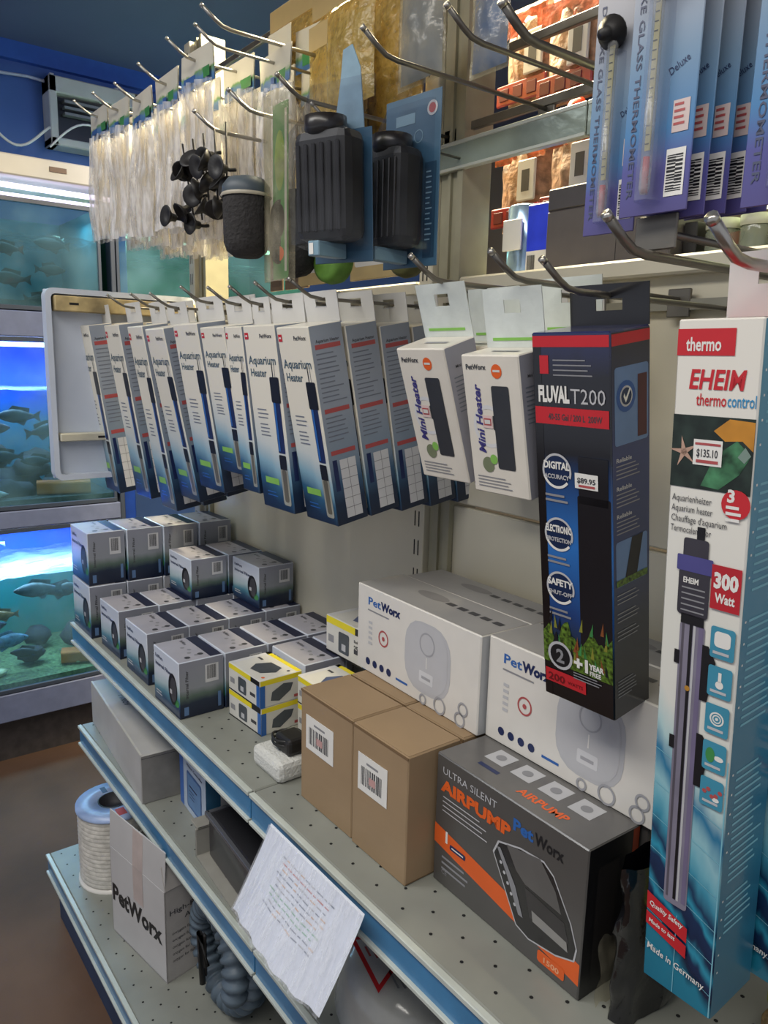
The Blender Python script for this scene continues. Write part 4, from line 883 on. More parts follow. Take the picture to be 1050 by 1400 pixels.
# ================================================================== BEHIND THE SHELF (rear side goods)
rear = tag(empty('rear_shelf', (0, 0, 0)), 'cream shelf of the rear side above the right bay, carrying tins and jars', 'shelf')
b = MB(); b.box(.03, .032, .735, 1.2, .40, .752, cream, .002); obj('deck', b, rear)
redband = mat('red_pack_band', (138, 34, 42), .35, var=.15, scale=40, coat=.4)
noodle = mat('peach_straw_contents', (170, 134, 108), .55, var=.35, scale=60, bump=.7, bscale=90)
net = mat('orange_foil_top', (190, 92, 62), .3, var=.5, scale=50, bump=.6, coat=.4)
def food_pack(loc, W, H, label, seed, top=True):
    t = pouch('food_pack', loc, W, H, .06, noodle, label, 'food pack', seed)
    b = MB(); b.box(-W*.48, -.034, -H*.98, W*.48, -.028, -H*.78, redband, .002)
    for k in range(3): b.box(-W*.4+k*W*.27, -.0355, -H*.94, -W*.4+k*W*.27+W*.18, -.034, -H*.82, mat('dark_red_print2', (92, 26, 34), .4), .001)
    obj('label_band', b, t)
    if top:
        b = MB(); b.grid(lambda u, v: Vector(((u-.5)*W, -.026-.008*noise.noise(Vector((u*9, v*5, seed))), -.02-v*H*.22)), 12, 5, net); obj('foil_top', b, t)
    b = MB(); b.box(W*.05, -.036, -H*.75, W*.40, -.030, -H*.35, lightgrey, .002); b.box(W*.15, -.0365, -H*.66, W*.3, -.0355, -H*.45, darkgrey); obj('label_panel', b, t)
fp = [(-.06, .22, 1.02), (.05, .20, 1.20), (.16, .22, 1.19), (.28, .21, 1.20), (.07, .20, 1.02), (.17, .22, 1.02), (.29, .22, 1.03), (-.06, .22, 1.22), (.40, .22, 1.2), (.42, .22, 1.03), (.55, .22, 1.2), (.55, .22, 1.03), (.68, .22, 1.2), (.68, .22, 1.03)]
for i, (x, y, z) in enumerate(fp):
    food_pack((x, y, z), .115, .165, 'peach and red food pack behind the rack, %s, %s' % ('upper row' if z > 1.1 else 'lower row', ['at the upright', 'second to the right', 'third to the right', 'fourth to the right', 'second to the right', 'third to the right', 'fourth to the right', 'left of the upright', 'fifth to the right', 'fifth to the right', 'sixth to the right', 'sixth to the right', 'at the far right', 'at the far right'][i]), i+30)
for i, x in enumerate((.10, .21)):
    b = MB(); b.lathe([(.008, -.002), (.016, .0), (.019, .006), (.016, .012), (.008, .014)], mat('orange_red_plastic', (226, 70, 34), .3, var=.1), 20, Matrix.Rotation(PI/2, 4, 'X'))
    put('red_ring', b, 'orange-red plastic ring hung %s the food packs' % ('before' if i else 'left among'), 'ring', (x, .150, 1.00))
# dark storage box, tins and jars on the rear shelf
b = MB(); b.box(0, 0, 0, .20, .12, .082, mat('dark_taupe_carton', (84, 78, 76), .5, var=.06), .002); b.box(.0, 0, .0822, .20, .12, .112, mat('darker_taupe', (66, 62, 64), .5), .002); b.box(.12, -.0005, .002, .1205, 0, .11, black)
put('storage_carton', b, 'dark taupe carton on the rear shelf below the thermometers', 'box', (.15, .036, .752))
t = tag(empty('shiny_tin', (.035, .06, .7525)), 'shiny pale blue and white tin beside the upright', 'tin')
b = MB(); b.lathe([(0, 0), (.028, 0), (.029, .003), (.029, .105), (.027, .108), (0, .108)], mat('silver_blue_tin', (170, 200, 224), .15, .6, var=.25, scale=25), 24, Matrix.Translation((.028, .03, 0))); obj('body', b, t)
b = MB(); b.box(.010, -.004, .04, .048, .0, .085, white, .001); obj('label', b, t)
t = tag(empty('blue_screen_box', (.100, .05, .7525)), 'small bright blue and white box next to the shiny tin', 'box')
b = MB(); b.box(0, 0, .0, .045, .05, .10, mat('bright_blue_panel', (50, 70, 220), .3, var=.1), .002); b.box(.002, -.001, .0, .043, 0, .034, offwhite, .0003); b.bars((Vector((.005, -.0012, .004)), X, Z), 0, 0, .016, .024, black, 1); obj('carton', b, t)  # bright blue carton with an off-white lower front
jarg = clear_mat('jar_plastic', (220, 226, 210), .45, .1, .0, 8, body=(170, 176, 160))
for i in range(5):
    t = tag(empty('jar', (.395+.043*i, .075, .7525)), 'clear jar with olive lid, %s of the row under the thermometers' % ORD[i], 'jar', 'jars on the rear shelf')
    b = MB(); b.lathe([(0, .0), (.018, .0), (.0195, .004), (.0195, .030), (.0175, .036)], jarg, 18); obj('body', b, t)
    b = MB(); b.lathe([(0, .001), (.017, .001), (.017, .014), (0, .014)], mat('olive_pellets', (86, 104, 66), .7, var=.4, scale=200), 14); obj('contents', b, t)
    b = MB(); b.lathe([(.0195, .034), (.020, .036), (.020, .046), (0, .047)], mat('pale_jar_lid', (176, 176, 158), .4), 18); obj('lid', b, t)
b = MB(); b.box(.37, .05, .815, .72, .13, .822, mat('lamp_diffuser', (236, 236, 200), .4, emit=(230, 240, 190), estr=1.3)); put('strip_light', b, 'pale glowing strip light above the jar row', 'light')
for i in range(3):
    b = MB(); b.box(0, 0, 0, .018, .05, .046, [rubber, red, mat('dark_green_box', (46, 70, 62), .5)][i], .001); put('small_carton', b, '%s narrow carton between the dark carton and the jars' % ['black', 'red', 'dark green'][i], 'box', (.352+.0*i-(.0), .06+.052*i, .7525))

# ================================================================== FILTER BOXES ON THE SHELF
fb_front = ramp_mat('filter_box_front', [(0, (24, 38, 66)), (.12, (34, 66, 96)), (.25, (84, 134, 150)), (.38, (172, 192, 196)), (.55, (206, 212, 220)), (1, (198, 204, 216))], 'Z', .35, .05, 3, -.1, .3)
fb_side = ramp_mat('filter_box_side', [(0, (20, 28, 48)), (.25, (30, 42, 62)), (.38, (86, 104, 94)), (.5, (140, 144, 150)), (1, (140, 142, 154))], 'Z', .4, .06, 3, 0, .2)
fb_top = mat('filter_box_top_grey', (164, 162, 170), .4, var=.05, scale=20)
fb_dark = mat('filter_box_dark', (30, 34, 58), .4, var=.1)
def filter_mesh(W, D, H):
    b = MB(); b.box(0, 0, 0, W, D, H, fb_front, .0012); fr, rt, tp, lf = faces(W, D, H)
    b.rect(rt, .001, .001, D-.001, H-.001, fb_side, 1); b.rect(lf, .001, .001, D-.001, H-.001, fb_dark, 1)
    b.text(fr, 'PetWorx', W*.08, H*.82, H*.09, navy, 2, .02, fit=W*.3); b.text(fr, 'Internal Filter', W*.08, H*.68, H*.10, navy, 2, .02, fit=W*.62)
    b.lines(fr, W*.08, H*.22, W*.3, 2, H*.05, H*.02, lightgrey, 2)
    b.disc(fr, W*.76, H*.46, W*.17, black, 2, H*.28); b.disc(fr, W*.79, H*.46, W*.12, mat('print_filter_grey', (66, 66, 70), .4), 3, H*.22); b.rect(fr, W*.66, H*.36, W*.74, H*.44, lightgrey, 4)
    b.disc(fr, W*.90, H*.26, W*.09, seagreen, 2, H*.07)
    b.text(rt, 'Internal Filter', D*.20, H*.34, D*.09, darkgrey, 2, .02, rot=PI/2, fit=H*.5); b.rect(rt, D*.58, H*.56, D*.88, H*.88, palegrey, 2); b.bars(rt, D*.62, H*.62, D*.84, H*.86, darkgrey, 3)
    b.rect(rt, D*.10, H*.05, D*.20, H*.2, mat('print_sky', (90, 120, 160), .4), 2); b.rect(rt, D*.86, H*.08, D*.93, H*.35, MATS['print_sky'], 2)
    b.rect(tp, W*.02, D*.02, W*.98, D*.72, fb_top, 1); b.rect(tp, W*.02, D*.72, W*.98, D*.98, fb_dark, 1)
    b.text(tp, 'PetWorx', W*.10, D*.52, D*.12, darkgrey, 2, .02, fit=W*.22)
    for k in range(4): b.disc(tp, W*(.42+.13*k), D*(.42+.08*(k % 2)), W*.035, midgrey, 2, n=8)
    b.disc(tp, W*.85, D*.28, W*.05, darkgrey, 2, n=8); b.disc(tp, W*.80, D*.60, W*.05, darkgrey, 2, n=8)
    return b.mesh('filter_box')
def fbox(me, loc, label, rz=0):
    return tag(obj('filter_box', me, None, loc, (0, 0, rz)), label, 'box', 'grey and navy internal filter boxes on the shelf')
mL = filter_mesh(.125, .082, .119); mS = filter_mesh(.115, .084, .104); mT = filter_mesh(.120, .084, .090)
q = random.Random(2)
for r in range(4):
    fbox(mL, (-.885, -.355+.085*r, 0), 'large internal filter box, lower layer at the left shelf end, %s from the front' % ORD[r], .0)
    fbox(mL, (-.892+.004*r, -.352+.085*r, .1195), 'large internal filter box, upper layer at the left shelf end, %s from the front' % ORD[r], .01*(r % 2))
for r in range(4): fbox(mS, (-.720+.004*r, -.345+.0855*r, 0), 'internal filter box on the deck, second column from the left, %s from the front' % ORD[r], q.uniform(-.01, .01))
for r in range(4): fbox(mS, (-.560, -.345+.0855*r, 0), 'internal filter box on the deck, third column from the left, %s from the front' % ORD[r], q.uniform(-.01, .01))
for r in range(4): fbox(mS, (-.390, -.352+.087*r, 0), 'internal filter box on the deck, fourth column from the left, %s from the front' % ORD[r], q.uniform(-.01, .01))
for r in range(2): fbox(mS, (-.263, -.176+.087*r, 0), 'internal filter box on the deck behind the yellow-banded boxes, %s' % ['nearer', 'against the back panel'][r])
fbox(mT, (-.715, -.188, .1045), 'internal filter box on the second layer at mid shelf, foremost')
fbox(mT, (-.715, -.100, .1045), 'internal filter box on the second layer right behind the foremost one')
fbox(mT, (-.582, -.096, .1045), 'internal filter box on the second layer, standing alone at the right end')
# ================================================================== YELLOW BANDED BOXES
yw = mat('yellow_box_white', (206, 204, 196), .4, var=.03); ydev = mat('print_device_grey', (70, 76, 82), .4, var=.15)
def ybox(W, D, H, loc, label, blue=False, rz=0):
    b = MB(); b.box(0, 0, 0, W, D, H, yw, .001); fr, rt, tp, lf = faces(W, D, H)
    b.rect(fr, .001, H*.80, W*.72, H-.001, yellow, 1); b.rect(fr, W*.72, H*.80, W-.001, H-.001, black, 1); b.rect(fr, .0, .0, W, H*.05, black, 1)
    b.rrect(fr, W*.32, H*.14, W*.58, H*.70, .004, ydev, 2); b.rect(fr, W*.40, H*.22, W*.5, H*.4, lightgrey, 3); b.rect(fr, W*.90, H*.05, W, H*.8, blueink, 2); b.rect(fr, W*.70, H*.30, W*.86, H*.42, darkgrey, 2); b.rect(fr, W*.06, H*.3, W*.2, H*.5, midgrey, 2)
    b.rect(rt, .001, H*.80, D-.001, H-.001, yellow, 1); b.rect(rt, 0, 0, D*.12, H*.8, blueink, 2); b.poly(rt, [(D*.25, H*.2), (D*.45, H*.12), (D*.72, H*.4), (D*.78, H*.66), (D*.55, H*.72), (D*.28, H*.5)], ydev, 2); b.rect(rt, D*.8, H*.1, D*.96, H*.2, dullred, 2)
    b.rect(tp, .001, .001, W*.10, D-.001, palegrey, 1); b.poly(tp, [(W*.34, D*.40), (W*.46, D*.18), (W*.72, D*.22), (W*.84, D*.5), (W*.74, D*.72), (W*.44, D*.70)], mat('print_blue_device', (70, 84, 120), .4) if blue else ydev, 2)
    b.rect(tp, .001, D*.88, W-.001, D-.001, yellow, 1); b.rect(tp, W*.12, D*.6, W*.26, D*.66, darkgrey, 2); b.disc(tp, W*.9, D*.15, W*.03, orange, 2, n=8); b.disc(tp, W*.9, D*.75, W*.03, darkgrey, 2, n=8)
    if H > .06: b.text(fr, 'EcoPower', W*.70, H*.60, H*.10, darkgrey, 3, .03, fit=W*.22); b.text(fr, '250C', W*.70, H*.40, H*.18, darkgrey, 3, .03, fit=W*.22)
    return put('pump_box', b, label, 'box', loc, (0, 0, rz), 'yellow-banded pump boxes')
ybox(.108, .083, .049, (-.250, -.270, 0), 'yellow-banded white pump box, bottom of the front stack', rz=.05)
ybox(.108, .083, .049, (-.250, -.270, .0495), 'yellow-banded white pump box on top of the front stack', rz=.03)
ybox(.105, .085, .049, (-.132, -.200, 0), 'yellow-banded box below the blue-pictured one', True)
ybox(.105, .085, .049, (-.132, -.200, .0495), 'yellow-banded box with a blue oval device on its lid', True)
ybox(.125, .100, .068, (-.190, -.105, .1045), 'larger yellow-topped box at the back beside the white appliance box', True)

# ================================================================== KRAFT BOXES
kraft = mat('kraft_cardboard', (150, 126, 96), .75, var=.05, scale=10, bump=.08, bscale=90)
kraftd = mat('kraft_seam', (112, 88, 60), .8, var=.05)
def kbox(W, D, H, loc, label, lab=True, rz=0):
    t = tag(empty('kraft_box', loc, (0, 0, rz)), label, 'box', 'plain kraft cardboard boxes')
    b = MB(); b.box(0, 0, 0, W, D, H, kraft, .0015); fr, rt, tp, lf = faces(W, D, H)
    b.rect(tp, .002, .0025, W-.002, .0035, kraftd, 1); b.rect(rt, .001, .002, D-.001, .003, kraftd, 1)
    obj('carton', b, t)
    b = MB(); b.box(.0, -.0006, H-.004, W, 0, H-.0005, kraftd); b.box(.002, .002, H, W-.002, D-.002, H+.0006, kraft); obj('flap', b, t)
    if lab:
        b = MB(); b.box(W*.12, -.0010, H*.50, W*.66, -.0004, H*.80, white); f2 = (Vector((W*.12, -.0010, H*.5)), X, Z); lw, lh = W*.54, H*.3
        b.bars(f2, lw*.12, lh*.18, lw*.88, lh*.68, darkgrey, 1); b.rect(f2, lw*.4, lh*.3, lw*.62, lh*.5, mat('pinkish', (190, 150, 146), .5), 2); b.rect(f2, lw*.3, lh*.78, lw*.7, lh*.84, midgrey, 1)
        obj('barcode_label', b, t)
kbox(.1265, .083, .168, (.050, -.304, 0), 'kraft box with barcode label, front left of four')
kbox(.112, .083, .169, (.1805, -.306, 0), 'kraft box with barcode label, front right of four')
kbox(.128, .130, .166, (.046, -.2155, 0), 'kraft box behind the front left one, below the white appliance box', False)
kbox(.114, .130, .166, (.177, -.2175, 0), 'kraft box behind the front right one, below the white appliance box', False)

# ================================================================== WHITE APPLIANCE BOXES
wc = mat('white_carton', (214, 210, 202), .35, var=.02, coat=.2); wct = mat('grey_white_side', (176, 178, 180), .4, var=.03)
wdev = mat('print_device_pale', (180, 180, 182), .4, var=.02); wline = mat('print_device_line', (158, 158, 162), .4)
def wbox(W, D, H, loc, label, rz=0):
    b = MB(); b.box(0, 0, 0, W, D, H, wc, .0015); fr, rt, tp, lf = faces(W, D, H)
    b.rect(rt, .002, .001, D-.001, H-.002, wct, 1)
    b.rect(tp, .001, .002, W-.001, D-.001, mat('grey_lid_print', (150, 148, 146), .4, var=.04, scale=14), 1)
    b.text(fr, 'Pet', W*.10, H*.80, H*.125, blueink, 2, .02, fit=W*.12); b.text(fr, 'Worx', W*.225, H*.80, H*.125, navy, 2, .05, fit=W*.17)
    b.lines(fr, W*.10, H*.745, W*.30, 1, 1, H*.016, midgrey, 2, random.Random(1))
    a0, b0, a1, b1 = W*.44, H*.12, W*.80, H*.88
    b.rrect(fr, a0, b0, a1, b1, W*.13, wdev, 1); b.rrect(fr, a0+.002, b0+.004, a1-.006, b1-.003, W*.12, lightgrey, 2)
    cx = (a0+a1)/2; b.ring(fr, cx, H*.66, W*.06, W*.008, wline, 3); b.rect(fr, cx-W*.003, H*.40, cx+W*.003, H*.52, white, 3); b.rrect(fr, cx-W*.055, H*.24, cx+W*.055, H*.36, .002, palegrey, 3); b.rect(fr, cx-W*.035, H*.28, cx+W*.035, H*.31, wline, 4)
    b.ring(fr, W*.25, H*.48, W*.045, W*.009, dullred, 2); b.disc(fr, W*.25, H*.48, W*.012, dullred, 3)
    for k in range(5): b.rect(fr, W*.11, H*(.34+.06*k), W*.145, H*(.37+.06*k), lightgrey, 2)
    for k in range(4): b.disc(fr, W*(.11+.065*k), H*.13, W*.021, navy, 2, n=12)
    b.rect(fr, W*.37, H*.10, W*.47, H*.125, blueink, 2)
    for aa, bb, r in ((.73, .09, .045), (.88, .07, .038), (.90, .19, .035), (.60, .06, .028)): b.ring(fr, W*aa, H*bb, W*r, W*.010, wline, 4)
    b.disc(tp, W*.42, D*.62, W*.12, mat('lid_dark_print', (122, 120, 120), .4), 2, D*.14)
    for k in range(5): b.rrect(tp, W*(.55+.085*k), D*.52, W*(.61+.085*k), D*.64, .001, darkgrey, 2)
    return put('appliance_box', b, label, 'box', loc, (0, 0, rz), 'white appliance boxes')
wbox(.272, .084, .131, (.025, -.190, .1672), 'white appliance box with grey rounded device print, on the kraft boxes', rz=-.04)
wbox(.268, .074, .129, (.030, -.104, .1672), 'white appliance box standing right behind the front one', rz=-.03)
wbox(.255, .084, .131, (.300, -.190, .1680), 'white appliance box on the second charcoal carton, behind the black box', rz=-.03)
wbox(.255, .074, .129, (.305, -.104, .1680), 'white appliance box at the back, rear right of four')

# ================================================================== AIR PUMP BOX
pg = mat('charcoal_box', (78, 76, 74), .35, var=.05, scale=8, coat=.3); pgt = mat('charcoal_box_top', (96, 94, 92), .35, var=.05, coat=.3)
def airbox(W, D, H, loc, label, rz, art=True):
    b = MB(); b.box(0, 0, 0, W, D, H, pg, .0015); fr, rt, tp, lf = faces(W, D, H)
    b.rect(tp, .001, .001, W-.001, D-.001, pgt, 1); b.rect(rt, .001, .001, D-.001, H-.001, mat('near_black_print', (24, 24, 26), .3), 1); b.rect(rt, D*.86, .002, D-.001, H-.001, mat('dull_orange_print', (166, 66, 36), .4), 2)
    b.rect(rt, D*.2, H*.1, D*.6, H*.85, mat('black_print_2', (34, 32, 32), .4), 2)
    if art:
        b.poly(fr, [(0.001, H*.32), (W*.42, H*.34), (W*.44, H*.22), (.001, H*.45)][:0] or [(.001, H*.31), (W-.001, H*.10), (W-.001, H*.245), (.001, H*.46)], orange, 1)
        b.text(fr, 'ULTRA SILENT', W*.05, H*.87, H*.075, lightgrey, 2, .0, fit=W*.40)
        b.text(fr, 'AIRPUMP', W*.05, H*.74, H*.12, orange, 2, .05, fit=W*.50)
        b.lines(fr, W*.06, H*.70, W*.40, 4, H*.035, H*.008, lightgrey, 2)
        b.text(fr, 'Pet', W*.56, H*.815, H*.11, blueink, 2, .04, fit=W*.13); b.text(fr, 'Worx', W*.70, H*.815, H*.11, black, 2, .03, fit=W*.17)
        b.text(fr, '1', W*.08, H*.36, H*.12, white, 3, .04); b.rrect(fr, W*.13, H*.33, W*.25, H*.37, .002, navy, 3); b.rect(fr, W*.145, H*.345, W*.235, H*.355, white, 4)
        pts = [(.45, .60), (.48, .70), (.62, .76), (.76, .78), (.82, .73), (.93, .50), (.97, .36), (.96, .27), (.86, .21), (.70, .17), (.62, .20)]
        P2 = [(W*a, H*(c_*.95-.01)) for a, c_ in pts]
        cx = sum(p[0] for p in P2)/len(P2); cz = sum(p[1] for p in P2)/len(P2)
        b.poly(fr, [(cx+(x-cx)*1.035, cz+(z-cz)*1.04) for x, z in P2], lightgrey, 2); b.poly(fr, P2, mat('print_pump_dark', (36, 35, 36), .25, coat=.5), 3)
        b.poly(fr, [(W*a, H*c_) for a, c_ in ((.53, .68), (.74, .74), (.84, .60), (.88, .48), (.66, .50), (.60, .55))], mat('print_pump_mid', (92, 90, 88), .3), 4)
        b.poly(fr, [(W*a, H*c_) for a, c_ in ((.66, .48), (.90, .44), (.93, .33), (.70, .30))], mat('print_pump_low', (60, 58, 58), .3), 4)
        b.poly(fr, [(W*a, H*c_) for a, c_ in ((.71, .36), (.92, .33), (.93, .27), (.72, .29))], mat('print_pump_light', (140, 138, 134), .3), 5)
        b.poly(fr, [(W*a, H*c_) for a, c_ in ((.47, .62), (.49, .63), (.60, .44), (.66, .26), (.63, .26), (.55, .46))], midgrey, 5)
        for k in range(5): b.disc(fr, W*(.50+.026*k), H*(.53-.055*k), W*.009, lightgrey, 5, n=8)
        b.rrect(fr, W*.76, H*.055, W*.92, H*.135, .003, orange, 3); b.text(fr, '1500', W*.79, H*.075, H*.05, mat('pale_orange', (230, 170, 130), .4), 4, .02, fit=W*.10)
        b.lines(fr, W*.07, H*.24, W*.25, 3, H*.045, H*.016, midgrey, 2); b.text(fr, 'CE', W*.07, H*.10, H*.05, midgrey, 2, 0)
        for k in range(4):
            f2 = (Vector((0, 0, H)), X, Y); x0 = W*(.17+.185*k); b.poly(f2, [(x0, D*.50), (x0+W*.13, D*.50), (x0+W*.13, D*.86), (x0, D*.86)], lightgrey, 2); b.disc(f2, x0+W*.065, D*.68, W*.03, midgrey, 3, D*.08)
        b.rect(tp, W*.20, D*.28, W*.34, D*.36, navy, 2); b.text(tp, 'AIRPUMP', W*.50, D*.20, D*.20, orange, 2, .03, fit=W*.30)
    return put('air_pump_box', b, label, 'box', loc, (0, 0, rz), 'charcoal air pump boxes')
airbox(.228, .078, .1675, (.298, -.266, 0), 'charcoal and orange air pump box on the shelf deck, front', -.03)
airbox(.236, .080, .1675, (.300, -.186, 0), 'plain charcoal carton behind the air pump box, carrying a white box', -.02, False)
airbox(.236, .080, .1675, (.302, -.102, 0), 'plain charcoal carton at the back panel', 0, False)

# ---- black plastic-wrapped item right of the pump box
t = tag(empty('black_wrapped_item', (.562, -.215, .0)), 'crumpled black plastic wrapped item right of the air pump box', 'package')
bl = mat('black_film', (18, 18, 21), .14, var=.2, scale=20, bump=.8, bscale=25, coat=.6)
b = MB()
b.grid(lambda u, v: Vector((.018*math.cos(2*PI*u)*(1+.5*noise.noise(Vector((math.cos(6.28*u)*2, math.sin(6.28*u)*2, v*5))))*(1-.2*v), .050*math.sin(2*PI*u)*(1+.25*noise.noise(Vector((math.cos(6.28*u)*2, 4, v*6)))), .001+.165*v)), 28, 16, bl); obj('wrap', b, t)
b = MB(); b.grid(lambda u, v: Vector((-.019-.003*math.sin(v*9), -.052+.03*u, .003+.075*v+.004*math.sin(u*7))), 5, 8, crumple); obj('clear_wrap', b, t)

# ---- foam block with black device
t = tag(empty('foam_tray', (-.075, -.318, 0)), 'white foam block holding a black cable device, before the kraft boxes', 'packaging')
fo = mat('white_foam', (206, 206, 200), .8, var=.05, scale=200, bump=.6, bscale=300)
b = MB(); b.box(0, 0, 0, .085, .070, .033, fo, .009); obj('foam', b, t)
t = tag(empty('cable_device', (-.062, -.305, .0335)), 'black power adapter with coiled cable lying in the foam block', 'adapter')
b = MB(); b.box(.018, .010, 0, .062, .048, .026, rubber, .006); obj('housing', b, t)
b = MB(); b.tube([(.03+.026*math.cos(a), .025+.020*math.sin(a), .004+.003*abs(math.sin(a*2))+.0012*a) for a in [k*.35 for k in range(36)]], .0022, rubber, 6); obj('cable', b, t)

# ---- price sheet in a plastic sleeve hung over the shelf edge
t = tag(empty('price_sheet', (.095, -.366, .004)), 'white handwritten price sheet in a glossy plastic sleeve hung from the shelf edge', 'sign')
pm = mat('paper_sheet', (222, 226, 232), .5, var=.03)
def sheet(off):
    def g(u, v):
        y = -.012-.055*v**1.1-.010*math.sin(PI*u)*v + .002*math.sin(u*30)*v*v+off
        return Vector((.215*u-.005*v, y, .004-.108*v+.003*math.sin(u*PI*2)*v))
    return g
b = MB(); b.grid(sheet(0), 20, 14, pm); obj('paper', b, t)
b = MB(); sg = sheet(-.0012)
tcols = [mat('pen_red', (196, 130, 126), .5), mat('pale_orange_pen', (212, 178, 150), .5), lightgrey, mat('pen_green', (150, 186, 162), .5), mat('pen_grey', (140, 146, 158), .5)]
q = random.Random(8)
for r in range(10):
    v = .16+r*.054; u = .24+.02*(r%3)
    while u < .74:
        wd = q.uniform(.02, .07)
        c_ = tcols[0] if r == 1 else tcols[3] if r in (6, 7) else tcols[q.choice((1, 2, 4, 4))]
        p = [sg(u, v), sg(u+wd, v), sg(u+wd, v+.012), sg(u, v+.012)]
        b.add(p, [(3, 2, 1, 0)], c_); u += wd+.015
    if r in (4, 8): pass
obj('handwriting', b, t)
b = MB(); b.grid(sheet(-.0035), 24, 16, clear_mat('glossy_page_sleeve', (245, 246, 250), .22, .05, 1.0, 38, (3, 1, .5), (240, 242, 248))); obj('plastic_sleeve', b, t)

# ================================================================== SECOND SHELF
z2 = -.2635
t = tag(empty('long_white_carton', (-.90, -.322, z2), (0, 0, -.075)), 'long off-white carton lying on the middle shelf, left end', 'box')
W, D, H = .425, .085, .105
b = MB(); b.box(0, 0, 0, W, D, H, mat('dusty_white_carton', (178, 176, 172), .55, var=.08, scale=8), .002); fr, rt, tp, lf = faces(W, D, H)
b.rect(rt, .001, .001, D-.001, H-.001, mat('grey_carton_end', (124, 122, 118), .6, var=.15, scale=20), 1); b.rect(rt, .001, H*.93, D-.001, H*.94, darkgrey, 2)
b.text(tp, 'AQ001-1', W*.42, D*.55, D*.20, darkgrey, 2, .02, rot=PI, fit=W*.15)
b.rect(fr, .001, .001, W-.001, H-.001, MATS['dusty_white_carton'], 1)
obj('carton', b, t)
b = MB(); b.box(.002, .0, H, W-.002, .004, H+.001, mat('clear_tape_edge', (196, 194, 186), .3)); obj('tape', b, t)
# blue tablet box
b = MB(); W, D, H = .140, .060, .115; b.box(0, 0, 0, W, D, H, mat('pale_blue_carton', (176, 190, 208), .4), .0015); fr, rt, tp, lf = faces(W, D, H)
b.rect(fr, .001, .001, W*.16, H-.001, mat('mid_blue_print', (60, 104, 176), .4), 1); b.rrect(fr, W*.30, H*.12, W*.86, H*.78, .006, mat('slate_blue_print', (62, 98, 150), .35), 2); b.rrect(fr, W*.33, H*.16, W*.83, H*.74, .004, mat('steel_blue_print', (96, 134, 178), .35), 3); b.rect(fr, W*.40, H*.52, W*.7, H*.55, navy, 4); b.lines(fr, W*.40, H*.46, W*.25, 3, H*.06, H*.015, navy, 4)
b.text(fr, 'Heater Controller', W*.30, H*.86, H*.07, navy, 2, .01, fit=W*.6); b.rect(rt, .001, .001, D-.001, H-.001, mat('petrol_blue', (46, 96, 130), .4), 1); b.rect(rt, D*.5, .001, D*.9, H*.9, palegrey, 2)
put('controller_box', b, 'pale blue box with a tablet-like device print on the middle shelf', 'box', (-.448, -.285, z2), (0, 0, -.06))
# open grey carton tray
t = tag(empty('open_carton', (-.262, -.335, z2), (0, 0, -.06)), 'open grey cardboard tray holding a black tub on the middle shelf', 'box')
gc = mat('grey_board', (140, 138, 130), .7, var=.06)
b = MB(); W, D, H = .24, .20, .055; b.box(0, 0, 0, W, D, .003, gc); b.box(0, 0, 0, .004, D, H, gc, .001); b.box(W-.004, 0, 0, W, D, H*.6, gc, .001); b.box(0, D-.004, 0, W, D, H, gc, .001); obj('tray', b, t)
b = MB(); b.box(-.035, .004, H-.004, .002, D-.004, H, gc, .001, Matrix.Translation((.002, 0, 0)) @ Matrix.Rotation(.0, 4, 'Y')); obj('flap', b, t)
b = MB(); b.box(.02, D, H-.003, W-.02, D+.03, H, gc, .001); obj('flap', b, t)
t = tag(empty('black_tub', (-.245, -.318, z2+.0035), (0, 0, -.06)), 'black plastic tub with glossy rim and small white sticker', 'container')
b = MB(); W, D, H = .21, .155, .086; gl_ = mat('tub_black', (40, 40, 44), .3, var=.06, coat=.4)
b.box(0, 0, 0, W, D, H, gl_, .008); obj('tub', b, t)
b = MB()
for a in ((-.004, -.004, W+.004, .004), (-.004, D-.004, W+.004, D+.004), (-.004, 0, .004, D), (W-.004, 0, W+.004, D)): b.box(a[0], a[1], H-.006, a[2], a[3], H+.002, mat('tub_rim', (84, 86, 92), .15, coat=.6), .001)
obj('rim', b, t)
b = MB(); b.box(.075, .06, H, .095, .078, H+.0012, white, .0003); b.box(.079, .064, H+.0012, .091, .074, H+.0015, midgrey); obj('sticker', b, t)
b = MB(); b.box(-.006, .02, H*.2, .002, .04, H*.5, blueink, .002); obj('clip', b, t)
# clear bowl-shaped pack with red triangle
t = tag(empty('clear_dome_pack', (.215, -.245, z2), (0, 0, -.25)), 'grey clear-domed pack with a red outlined triangle label on the middle shelf', 'package')
b = MB(); b.lathe([(.105, 0), (.108, .006), (.104, .014), (.098, .05), (.084, .075), (.05, .086), (0, .09)], clear_mat('smoky_dome', (220, 222, 220), .6, .14, .1, 8, body=(196, 196, 190)), 36, None, .8); obj('dome', b, t)
b = MB(); fr = (Vector((-.07, -.06, .0885)), X, Y)
pts = [(.02, .005), (.125, .005), (.05, .10)]; b.poly(fr, pts, red, 8); b.poly(fr, [(.028, .011), (.113, .011), (.052, .088)], lightgrey, 10); b.lines(fr, .045, .06, .03, 6, .008, .003, dullred, 12)
b.rect(fr, .085, .06, .105, .08, darkgrey, 8); b.rect(fr, .088, .063, .102, .077, lightgrey, 9); b.lines(fr, .09, .05, .05, 3, .008, .003, midgrey, 8)
b.lathe([(.0, .0), (.096, .0), (.096, .006), (0, .006)], mat('pack_base', (120, 118, 114), .5), 30, Matrix.Translation((0, 0, .001)), .8); obj('label', b, t)
